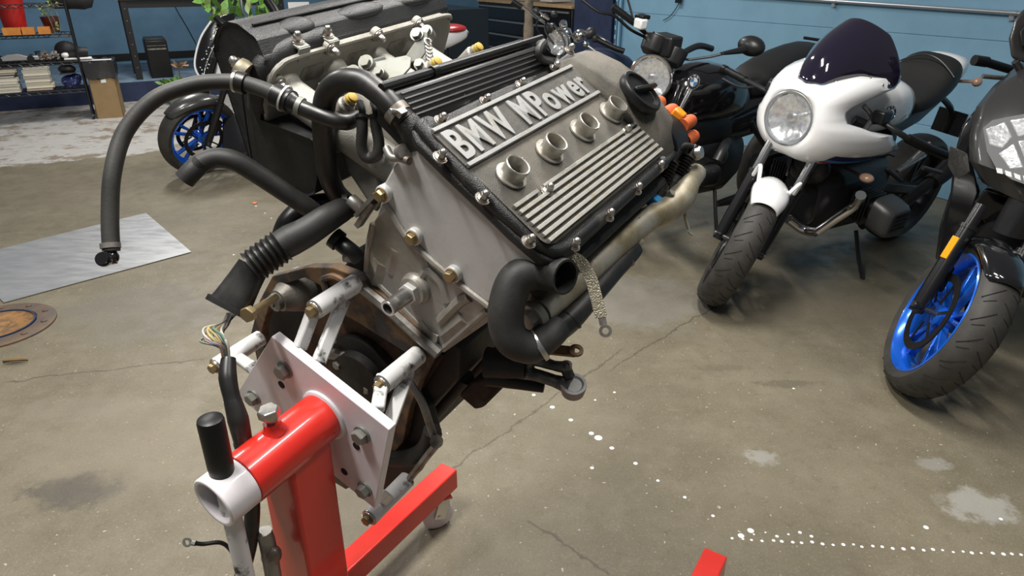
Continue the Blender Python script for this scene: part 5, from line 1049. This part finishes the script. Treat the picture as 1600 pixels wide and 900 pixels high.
# ------------------------------------------------------------------ loose things on the floor
mat('sheet_alu', (.62, .63, .65), .38, .75, col2=(.46, .47, .48), sc=5, lo=.35, hi=.7, rvar=.1, stretch=(1, 4, 1))
mat('cast_iron', (.10, .085, .075), .6, .4, col2=(.16, .10, .06), sc=14); mat('brass_rust', (.36, .19, .07), .55, .4, col2=(.20, .12, .06), sc=20, lo=.45, hi=.6)
c4 = [on_h(*p, .004) for p in ((228, 333), (299, 394), (6, 473), (-62, 405))]
cs = sum(c4, Vector())/4; cs.z = 0
m = MB(); m.prism([p-cs for p in c4], (0, 0, .003)); sh = tag(build('metal_sheet', m, MATS['sheet_alu']), 'plain rectangular sheet of bare aluminium lying on the floor', 'sheet'); sh.location = cs
dc_ = on_h(-4, 511)
dr = thing('floor_drain', 'round rusty floor cleanout cover set in an iron ring', 'drain cover', loc=(dc_.x, dc_.y, 0))
m = MB(); m.lathe([(0, .245), (.008, .245), (.012, .235), (.012, .165), (0, .165)], (0, 0, 0), (0, 0, 1), 56, closed=True); build('outer_ring', m, MATS['cast_iron'], dr)
m = MB(); m.lathe([(0, .160), (.006, .160), (.010, .152), (.006, .146), (.006, .06), (.014, .055), (.016, .001)], (0, 0, 0), (0, 0, 1), 48); build('lid', m, MATS['brass_rust'], dr)
m = MB(); m.lathe([(0, .160), (.016, .160), (.016, .152), (0, .152)], (0, 0, 0), (0, 0, 1), 48, closed=True); build('lid_rim', m, MATS['navy'], dr)
for k in range(10):
    a = 2*math.pi*k/10+.2; m = MB(); m.lathe([(0, .014), (.004, .014), (.006, .006)], (.205*math.cos(a), .205*math.sin(a), .012), (0, 0, 1), 12); build('ring_bolt', m, MATS['cast_iron'], dr)
p = on_h(37, 494); m = MB(); m.lathe([(0, .05), (.003, .05), (.004, .04)], (0, 0, 0), (0, 0, 1), 24); o = tag(build('floor_plug', m, MATS['cast_iron']), 'small round iron plug set in the floor beside the aluminium sheet', 'plug'); o.location = p
mat('dry_leaf', (.20, .13, .05), .7)
p = on_h(25, 567); m = MB(); m.loft([[Vector((-.05+.1*t, s*.014*math.sin(math.pi*min(max(t, .02), .98)), .004+.012*abs(s)+.006*math.sin(3*t))) for s in (-1, -.5, 0, .5, 1)] for t in [i/8 for i in range(9)]], closed=False, cap=False); o = tag(build('dry_leaf', m, MATS['dry_leaf'], solid=.0015), 'small dry brown leaf on the floor at the left', 'leaf'); o.location = p; o.rotation_euler = (0, 0, .15)
mat('orange_chip', (.75, .20, .06), .5)
p = on_h(398, 318); m = MB(); m.lathe([(0, .016), (.006, .018), (.010, .012)], (0, 0, 0), (0, 0, 1), 12); o = tag(build('plastic_cap', m, MATS['orange_chip']), 'tiny orange plastic cap on the floor under the radiator hose', 'cap'); o.location = p
# ------------------------------------------------------------------ wire shelf at the far left
def axb(mb, o_, u, n, z, su, sn, sz): mb.box(o_+UL*u-NL*n+UZ*z, (su, sn, sz), (UL, NL, UZ))
SB = on_h(147, 186); SLn, SD = 1.25, .36
sh_ = thing('wire_shelf', 'black wire shelving unit against the left wall', 'shelf', loc=SB)
def hz(py, px=112):      # height on the shelf front plane
    return on_plane(px, py, SB, NL).z
lv = [hz(140, 120), hz(96, 110), hz(53, 100), hz(6, 100)]
for u in (0, -SLn):
    for n in (0, SD):
        m = MB(); m.cyl(UL*u-NL*n, UL*u-NL*n+UZ*1.75, .0125, n=10); build('post', m, MATS['black_metal'], sh_)
for z in lv:
    m = MB()
    for n in (0, SD):
        for dz in (0, .03): m.cyl(-NL*n+UZ*(z-dz), UL*-SLn-NL*n+UZ*(z-dz), .005, n=6)
        k = 26; m.tube([UL*(-SLn*i/k)-NL*n+UZ*(z-.03*(i % 2)) for i in range(k+1)], .004, 5, sm=0)
    for u in (0, -SLn): m.cyl(UL*u+UZ*z, UL*u-NL*SD+UZ*z, .005, n=6)
    for i in range(24): u = -SLn*(i+.5)/24; m.cyl(UL*u+UZ*(z+.002), UL*u-NL*SD+UZ*(z+.002), .003, n=5)
    build('wire_deck', m, MATS['black_metal'], sh_)
for u in (0, -SLn):
    m = MB(); m.lathe([(-.012, .03), (.012, .03)], UL*u+UZ*.03, UL, 14); build('caster', m, MATS['black_metal'], sh_)
def sp(px, py, z, n=.12):       # place on a shelf: column of the pixel, height of the deck
    p = on_plane(px, py, SB-NL*n, NL); return Vector((p.x, p.y, SB.z+z))
def single(name, mb, m, label, cat, loc, group=None, **k):
    o = build(name, mb, MATS[m], None, **k); o.location = loc; return tag(o, label, cat, group)
# books: two stacks
bc = [(.55, .52, .45), (.72, .70, .62), (.60, .58, .50), (.16, .05, .04), (.66, .62, .5), (.35, .34, .33), (.75, .73, .66), (.07, .07, .09), (.62, .55, .4)]
for i, q in enumerate(bc): mat('book_%d' % i, q, .6)
mat('page', (.72, .68, .56), .8)
ordn = ['bottom', 'second', 'third', 'fourth', 'fifth', 'sixth', 'seventh', 'eighth', 'ninth']
random.seed(11)
for s_i, (px, sw, desc) in enumerate(((10, .22, 'left-hand'), (60, .26, 'right-hand'))):
    z = lv[0]+.008; p0 = sp(px, 120, 0, .14)
    for i in range(8):
        h = random.uniform(.024, .036); w = sw*random.uniform(.90, 1.0); dd = random.uniform(.19, .24)
        bk = thing('book', '%s book from the bottom of the %s stack on the lowest wire shelf' % (['lowest', 'second', 'third', 'fourth', 'fifth', 'sixth', 'seventh', 'eighth'][i], desc), 'book', loc=p0+UL*random.uniform(-.012, .012)+UZ*z, group='books stacked on the wire shelf')
        m = MB(); m.box(UZ*.003, (w, dd, .004), (UL, NL, UZ)); m.box(UZ*(h-.003), (w, dd, .004), (UL, NL, UZ)); m.box(UL*(w/2-.003)*(1 if i % 2 else 1)+UZ*h/2, (.005, dd, h), (UL, NL, UZ)); build('cover', m, MATS['book_%d' % ((i*5+s_i*3) % 9)], bk)
        m = MB(); m.box(UZ*h/2-UL*.004, (w-.012, dd-.008, h-.008), (UL, NL, UZ)); build('pages', m, MATS['page'], bk)
        z += h
# shelf 2: model car, dried flowers, shoe, dark bags
mat('car_silver', (.45, .46, .47), .3, .6); mat('petal', (.45, .36, .30), .8, col2=(.25, .18, .14), sc=30); mat('bag_black', (.012, .012, .014), .6, bump=.3, bsc=30); mat('shoe_white', (.7, .7, .68), .5); mat('blue_print', (.02, .03, .16), .5, col2=(.7, .72, .8), sc=45, lo=.60, hi=.64)
pc2 = sp(22, 88, lv[1]+.01, .12)
car = thing('model_car', 'silver model racing car on the middle wire shelf', 'model car', loc=pc2)
m = MB(); prof = [(-.22, .02), (-.22, .045), (-.12, .055), (-.05, .085), (.05, .088), (.12, .06), (.22, .062), (.23, .03), (.22, .02)]
m.prism([UL*a+UZ*b+NL*.08 for a, b in prof], -NL*.16); build('car_body', m, MATS['car_silver'], car, bevel=.01)
for a in (-.14, .15):
    for s in (-1, 1): m = MB(); m.lathe([(-.015, .034), (.015, .034)], UL*a+NL*s*.075+UZ*.034, NL, 18); build('car_wheel', m, MATS['plastic_black'], car)
m = MB(); m.box(UL*.22+UZ*.095, (.05, .16, .006), (UL, NL, UZ)); m.box(UL*.21+UZ*.08, (.006, .14, .03), (UL, NL, UZ)); build('rear_wing', m, MATS['plastic_black'], car)
pf = sp(74, 84, lv[1]+.01, .15); fl_ = thing('dried_flowers', 'bunch of dried brown flowers lying on the middle wire shelf', 'flowers', loc=pf); random.seed(2)
m = MB()
for i in range(46): m.ell((UL*random.uniform(-.11, .10)+NL*random.uniform(-.06, .06)+UZ*random.uniform(.01, .09)), .014, .014, .011, n=6, m=4)
build('flower_heads', m, MATS['petal'], fl_)['kind'] = 'stuff'
m = MB()
for i in range(8): m.tube([UL*-.14+UZ*.01, UL*random.uniform(-.02, .12)+NL*random.uniform(-.05, .05)+UZ*.06], .003, 5, sm=0)
build('flower_stems', m, MATS['petal'], fl_)['kind'] = 'stuff'
ps = sp(122, 78, lv[1]+.01, .06); sho = thing('shoe', 'black and white trainer at the right end of the middle wire shelf', 'shoe', loc=ps)
m = MB(); m.tube([UL*-.13+UZ*.035, UL*-.06+UZ*.05, UL*.02+UZ*.08, UL*.09+UZ*.075], [.03, .042, .05, .045], 12); build('upper', m, MATS['bag_black'], sho); m = MB(); m.box(UL*-.02+UZ*.012, (.27, .09, .022), (UL, NL, UZ)); build('sole', m, MATS['shoe_white'], sho, bevel=.01)
m = MB(); m.ell(UL*-.13+UZ*.05, .045, .045, .03); build('toe_cap', m, MATS['shoe_white'], sho)
m = MB(); m.ell(UZ*.09, .12, .10, .10); m.ell(UL*.09+UZ*.06, .1, .09, .07); single('cloth_bundle', m, 'bag_black', 'dark cloth bundle behind the trainer on the middle wire shelf', 'cloth', sp(104, 80, lv[1]+.008, .24))
m = MB(); m.ell(UZ*.07, .10, .09, .07); m.ell(UL*.05+UZ*.10, .06, .07, .05); single('folded_scarf', m, 'blue_print', 'dark blue patterned scarf on the lowest wire shelf beside the books', 'scarf', sp(110, 122, lv[0]+.008, .14))
m = MB(); m.ell(UZ*.05, .09, .08, .05); m.box(UL*.0-NL*-.08+UZ*.015, (.15, .09, .01), (UL, NL, UZ)); single('cap', m, 'bag_black', 'black peaked cap resting on the scarf bundle by the shelf post', 'cap', sp(104, 106, lv[0]+.16, .12), bevel=.003)
# shelf 3: orange trays, red pot, glazed pot with trailing plant, black bag
mat('tray_orange', (.62, .24, .04), .55, col2=(.5, .18, .03), sc=12); mat('pot_red', (.42, .015, .012), .4, coat=.2); mat('pot_maroon', (.09, .012, .012), .25, coat=.6); mat('leaf_green', (.09, .22, .03), .5, col2=(.16, .32, .06), sc=14); mat('leaf_pale', (.30, .42, .14), .5); mat('stem', (.22, .2, .1), .7)
for px, wd, lab in ((18, .16, 'leftmost small orange planter tray on the upper wire shelf'), (44, .11, 'middle small orange planter tray on the upper wire shelf'), (69, .11, 'right-hand small orange planter tray in front of the maroon pot')):
    t_ = thing('planter_tray', lab, 'tray', loc=sp(px, 46, lv[2]+.006, .035), group='orange trays on the wire shelf')
    m = MB(); m.box(UZ*.004, (wd, .12, .008), (UL, NL, UZ)); build('tray_base', m, MATS['tray_orange'], t_)
    for a, b, s1_, s2_ in ((0, .058, wd, .006), (0, -.058, wd, .006), (wd/2-.003, 0, .006, .12), (-wd/2+.003, 0, .006, .12)):
        m = MB(); m.box(UL*a+NL*b+UZ*.035, (s1_, s2_, .07), (UL, NL, UZ)); build('tray_wall', m, MATS['tray_orange'], t_)
def pot(name, label, loc, r0, r1, h, m_, parent=None):
    t_ = thing(name, label, 'potted plant' if 'plant' in name or 'succ' in name else 'pot', loc=loc)
    m = MB(); m.lathe([(0, r0), (h*.9, r1), (h, r1*1.06), (h, r1*.92), (h*.8, r1*.88)], (0, 0, 0), UZ, 32); build('pot', m, MATS[m_], t_)
    m = MB(); m.lathe([(h*.80, r1*.88), (h*.84, .001)], (0, 0, 0), UZ, 20, cap=False); build('soil', m, MATS['hole_dark'], t_); return t_
pot('red_pot', 'big red pot at the top left on the wire shelf', sp(18, 20, lv[2]+.006, .23), .10, .13, .34, 'pot_red')
tp_ = pot('potted_plant', 'glossy maroon pot with a thin trailing plant on the wire shelf', sp(78, 30, lv[2]+.006, .23), .06, .09, .16, 'pot_maroon')
def leafmesh(nm, L_, W_, mname):
    m = MB(); m.loft([[Vector((s*W_*math.sin(math.pi*min(max(t, .03), .97)), 0.02*abs(s)*L_+.0, 0)) + Vector((0, 0, L_*t)) + Vector((0, -.25*L_*t*t, 0)) for s in (-1, 0, 1)] for t in [i/5 for i in range(6)]], closed=False, cap=False)
    me = m.mesh(nm); me.materials.append(MATS[mname]); return me
def leaf_at(me, parent, p, dirv, roll, sc_=1):
    o = place('leaf', me, me.materials[0], parent, p, dirv, roll, sc_); return o
LP = leafmesh('leaf_small', .05, .014, 'leaf_pale'); LG = leafmesh('leaf_big', .10, .028, 'leaf_green'); random.seed(4)
for k in range(5):
    q = [Vector((0, 0, .15)), Vector((random.uniform(-.1, .1), 0, .24)), Vector((0, 0, 0))+UL*random.uniform(-.02, .14)+NL*.10+UZ*random.uniform(.05, .30), UL*random.uniform(.0, .16)+NL*.13+UZ*random.uniform(-.04, .32)]
    m = MB(); m.tube(q, .003, 5); build('stem', m, MATS['stem'], tp_)
    for t in range(5):
        p = q[1].lerp(q[3], t/4); leaf_at(LP, tp_, p, (random.uniform(-1, 1), random.uniform(-1, 1), random.uniform(-.2, 1)), random.random()*6)
m = MB(); m.tube([UL*-.22+UZ*.10, UL*-.05+UZ*.13, UL*.12+UZ*.11, UL*.20+UZ*.08], [.08, .12, .11, .06], 14); single('duffel_bag', m, 'bag_black', 'black duffel bag hanging over the top end of the wire shelf', 'bag', sp(116, 14, lv[2]+.22, .30))
# ------------------------------------------------------------------ cardboard box bin
mat('cardboard', (.30, .20, .095), .75, col2=(.26, .17, .08), sc=8); mat('liner', (.03, .03, .032), .18, bump=.6, bsc=30, coat=.3); mat('paper', (.75, .75, .73), .6)
B0 = on_h(153, 186); bx_ = on_h(194, 183); ub = (bx_-B0); wb_ = ub.length; ub.normalize(); nb2 = Vector((-ub.y, ub.x, 0)); bh = .60; bdp = .42
cbx = thing('box_bin', 'tall cardboard box used as a bin with a black plastic liner', 'box', loc=B0)
for a, s1, s2, ct in (((wb_/2, .004), wb_, .008, 0), ((wb_/2, bdp-.004), wb_, .008, 0), ((.004, bdp/2), .008, bdp, 0), ((wb_-.004, bdp/2), .008, bdp, 0)):
    m = MB(); m.box(ub*a[0]+nb2*a[1]+UZ*bh/2, (s1, s2, bh), (ub, nb2, UZ)); build('box_wall', m, MATS['cardboard'], cbx)
m = MB(); rg = []
for z, e in ((bh-.16, .012), (bh-.06, .022), (bh+.012, .020), (bh+.012, -.02), (bh-.10, -.03), (bh-.2, -.04)):
    ring = []
    for i in range(40):
        t = i/40*4; k = int(t); f = t-k
        cr = [(-e, -e), (wb_+e, -e), (wb_+e, bdp+e), (-e, bdp+e)]; a, b = cr[k], cr[(k+1) % 4]; ring.append(ub*(a[0]+(b[0]-a[0])*f)+nb2*(a[1]+(b[1]-a[1])*f)+UZ*(z+random.uniform(-.014, .014))+nb2*random.uniform(-.008, .008))
    rg.append(ring)
m.loft(rg); build('bin_liner', m, MATS['liner'], cbx)
m = MB(); m.box(ub*wb_*.55-nb2*.002+UZ*(bh-.19), (.05, .002, .035), (ub, nb2, UZ)); build('box_sticker', m, MATS['paper'], cbx)
m = MB(); m.box((0, 0, 0), (.30, .10, .003), (ub, nb2, (UZ+nb2*.15).normalized())); m.box(ub*-.12+UZ*.008+nb2*.03, (.18, .05, .003), (ub, nb2, UZ)); single('waste_paper', m, 'paper', 'white paper scraps lying on top of the lined box bin', 'paper', B0+ub*wb_*.45+nb2*.08+UZ*(bh+.032))
# ------------------------------------------------------------------ workbench on the plinth
mat('bench_wood', (.52, .36, .19), .5, col2=(.42, .28, .14), sc=6, stretch=(1, 8, 1))
b1 = on_h(219, 124, PH); wbn = thing('workbench', 'workbench with black steel legs and a wooden top', 'workbench', loc=b1)
bht = .95
for u, n in ((0, 0), (1.9, 0), (0, .65), (1.9, .65)):
    m = MB(); m.box(UL*u-NL*n+UZ*bht/2, (.075, .075, bht), (UL, NL, UZ)); lg = build('leg', m, MATS['black_metal'], wbn, bevel=.004)
    m = MB()
    for k in range(6): m.cyl(UL*u-NL*n+NL*.0375+UZ*(.15+.14*k), UL*u-NL*n+NL*.041+UZ*(.15+.14*k), .006, n=8)
    build('leg_hole', m, MATS['steel'], lg)['kind'] = 'stuff'
m = MB(); m.box(UL*.95-NL*.32+UZ*(bht+.02), (2.1, .78, .04), (UL, NL, UZ)); build('bench_top', m, MATS['bench_wood'], wbn, bevel=.004)
m = MB(); m.box(UL*.95+UZ*(bht-.05), (1.9, .05, .09), (UL, NL, UZ)); build('apron', m, MATS['black_metal'], wbn)
p = on_h(255, 122, PH)-NL*.25; pcx = thing('computer_tower', 'black computer tower under the workbench', 'computer', loc=p)
m = MB(); m.box(UZ*.23, (.26, .45, .46), (UL, NL, UZ)); build('case', m, MATS['plastic_black'], pcx, bevel=.01); m = MB(); m.box(NL*.228+UZ*.36, (.22, .012, .02), (UL, NL, UZ)); m.box(NL*.228+UZ*.40, (.22, .010, .006), (UL, NL, UZ)); build('drive_slot', m, MATS['steel_dull'], pcx); m = MB(); m.box(UZ*.47, (.24, .40, .03), (UL, NL, UZ)); build('top_lid', m, MATS['bike_satin'], pcx, bevel=.006)
p = on_plane(268, 5, PWL+NL*.03, NL); m = MB(); m.tube([on_plane(x, y, PWL+NL*.03, NL)-p for x, y in ((268, 0), (280, 22), (292, 42), (306, 68))], .006, 6); o = single('power_cord', m, 'plastic_black', 'black cord running down the blue wall behind the workbench', 'cord', p)
# ------------------------------------------------------------------ plants
mat('pot_green', (.22, .30, .20), .4, col2=(.30, .33, .22), sc=10); mat('succulent_dry', (.42, .27, .16), .7); mat('soil', (.03, .02, .012), .9)
sp0 = on_h(287, 162); su = pot('succulent_plant', 'green glazed pot with a succulent and a dried flower head', sp0, .15, .20, .26, 'pot_green')
LS = leafmesh('leaf_succ', .09, .022, 'leaf_green'); LD = leafmesh('leaf_dry', .12, .018, 'succulent_dry')
for k in range(34):
    a = random.random()*6.28; r = random.uniform(.02, .17); leaf_at(LS, su, (r*math.cos(a)-.03, r*math.sin(a), .25), (math.cos(a), math.sin(a), random.uniform(.5, 1.4)), random.random()*6)
m = MB(); m.tube([(.03, 0, .24), (.03, -.02, .36), (.05, -.03, .46)], .008, 6); build('flower_stalk', m, MATS['stem'], su)
for k in range(18):
    a = random.random()*6.28; leaf_at(LD, su, (.05, -.03, .45), (math.cos(a), math.sin(a), random.uniform(.1, .8)), random.random()*6)
g0 = at(378, 55, 8.0); gp = pot('potted_plant', 'bushy plant with bright green leaves behind the far left motorbike', (g0.x, g0.y, 0), .14, .19, .34, 'pot_green')
LBg = leafmesh('leaf_bush', .17, .042, 'leaf_green')
LB2 = leafmesh('leaf_bush_pale', .15, .04, 'leaf_pale')
for k in range(9):
    px = 318+14*k+random.uniform(-5, 5); tp = at(px, random.uniform(2, 22), 8.0+random.uniform(-.15, .2))-Vector((g0.x, g0.y, 0)); q = [Vector((0, 0, .3)), tp*.5+UZ*.25, tp]
    m = MB(); m.tube(q, .008, 6); build('stem', m, MATS['stem'], gp)
    for t in range(13):
        pp_ = q[1].lerp(q[2], t/10); leaf_at(random.choice((LBg, LBg, LB2)), gp, pp_, (random.uniform(-1, 1), random.uniform(-1, 1), random.uniform(-.1, 1.3)), random.random()*6, random.uniform(.7, 1.1))
# ------------------------------------------------------------------ tool chests
mat('chest_black', (.010, .010, .011), .3, coat=.3); mat('chest_pull', (.42, .42, .42), .35, .7)
def chest(label, pxl, pxr, zr, top, rows, wood):
    pr_ = at(pxr, 60, zr); pl_ = None; n_ = NR
    pr_ = Vector((pr_.x, pr_.y, 0)); pl_ = on_plane(pxl, 30, pr_, NR); pl_.z = 0; U3 = (pl_-pr_); wd = U3.length; U3.normalize(); mid = (pl_+pr_)/2
    t_ = thing('tool_chest', label, 'tool chest', loc=mid, group='tool chests')
    m = MB(); m.box(-NR*.28+UZ*top/2, (wd, .55, top), (U3, NR, UZ)); build('chest_body', m, MATS['chest_black'], t_, bevel=.006)
    dh = (top-.14)/rows
    for i in range(rows):
        z = .12+dh*(i+.5); m = MB(); m.box(NR*.004+UZ*z, (wd-.05, .018, dh-.012), (U3, NR, UZ)); d_ = build('drawer', m, MATS['chest_black'], t_, bevel=.003)
        m = MB(); m.bar(U3*(wd/2-.04)+NR*.022+UZ*(z+dh*.36), -U3*(wd/2-.04)+NR*.022+UZ*(z+dh*.36), .022, .022, UZ); build('drawer_pull', m, MATS['chest_pull'], d_, bevel=.003)
    if wood: m = MB(); m.box(-NR*.27+UZ*(top+.02), (wd+.03, .58, .035), (U3, NR, UZ)); build('chest_top', m, MATS['bench_wood'], t_, bevel=.004)
    m = MB(); m.cyl(NR*.01+UZ*(top-.05), NR*.02+UZ*(top-.05), .014); build('lock', m, MATS['chrome'], t_)
    return t_, mid, U3, wd
t1 = chest('black tool chest with a wooden top beside the navy column', 748, 892, 8.7, 1.10, 5, True)
t2 = chest('black tool chest behind the intake airbox without a wooden top', 600, 700, 8.2, 1.12, 5, False)
mat('cloth_white', (.62, .61, .58), .7)
m = MB(); m.box((0, 0, .03), (.42, .35, .05), (t1[2], NR, UZ)); single('paper_stack', m, 'cloth_white', 'white stack of papers on the wooden tool chest top', 'paper', t1[1]+t1[2]*.35-NR*.3+UZ*1.14, bevel=.008)
m = MB(); m.box((0, 0, .04), (.30, .32, .06), (t1[2], NR, UZ)); single('white_case', m, 'cloth_white', 'flat white case on the tool chest top nearest the column', 'case', t1[1]-t1[2]*.45-NR*.3+UZ*1.14, bevel=.01)
mat('wood_worn', (.22, .17, .12), .7, col2=(.10, .08, .06), sc=10)
p = at(826, 40, 7.2); m = MB(); m.lathe([(0, .045), (.5, .045), (.55, .06), (1.0, .055), (1.05, .045), (1.3, .045)], (0, 0, 0), UZ, 18); single('wooden_post', m, 'wood_worn', 'worn round post standing in front of the wooden-topped tool chest', 'post', (p.x, p.y, 0))
m = MB(); mm_ = at(468, 18, 8.6)
o_ = thing('paper_sign', 'small white paper sign on a stand behind the airbox', 'sign', loc=(mm_.x, mm_.y, 0))
m = MB(); m.box(UZ*mm_.z, (.26, .012, .22), (UL, NL, UZ)); build('sign_sheet', m, MATS['paper'], o_); m = MB(); m.cyl((0, 0, 0), UZ*(mm_.z-.1), .015, n=10); m.lathe([(0, .14), (.02, .12)], (0, 0, 0), UZ, 20); build('sign_stand', m, MATS['black_metal'], o_)
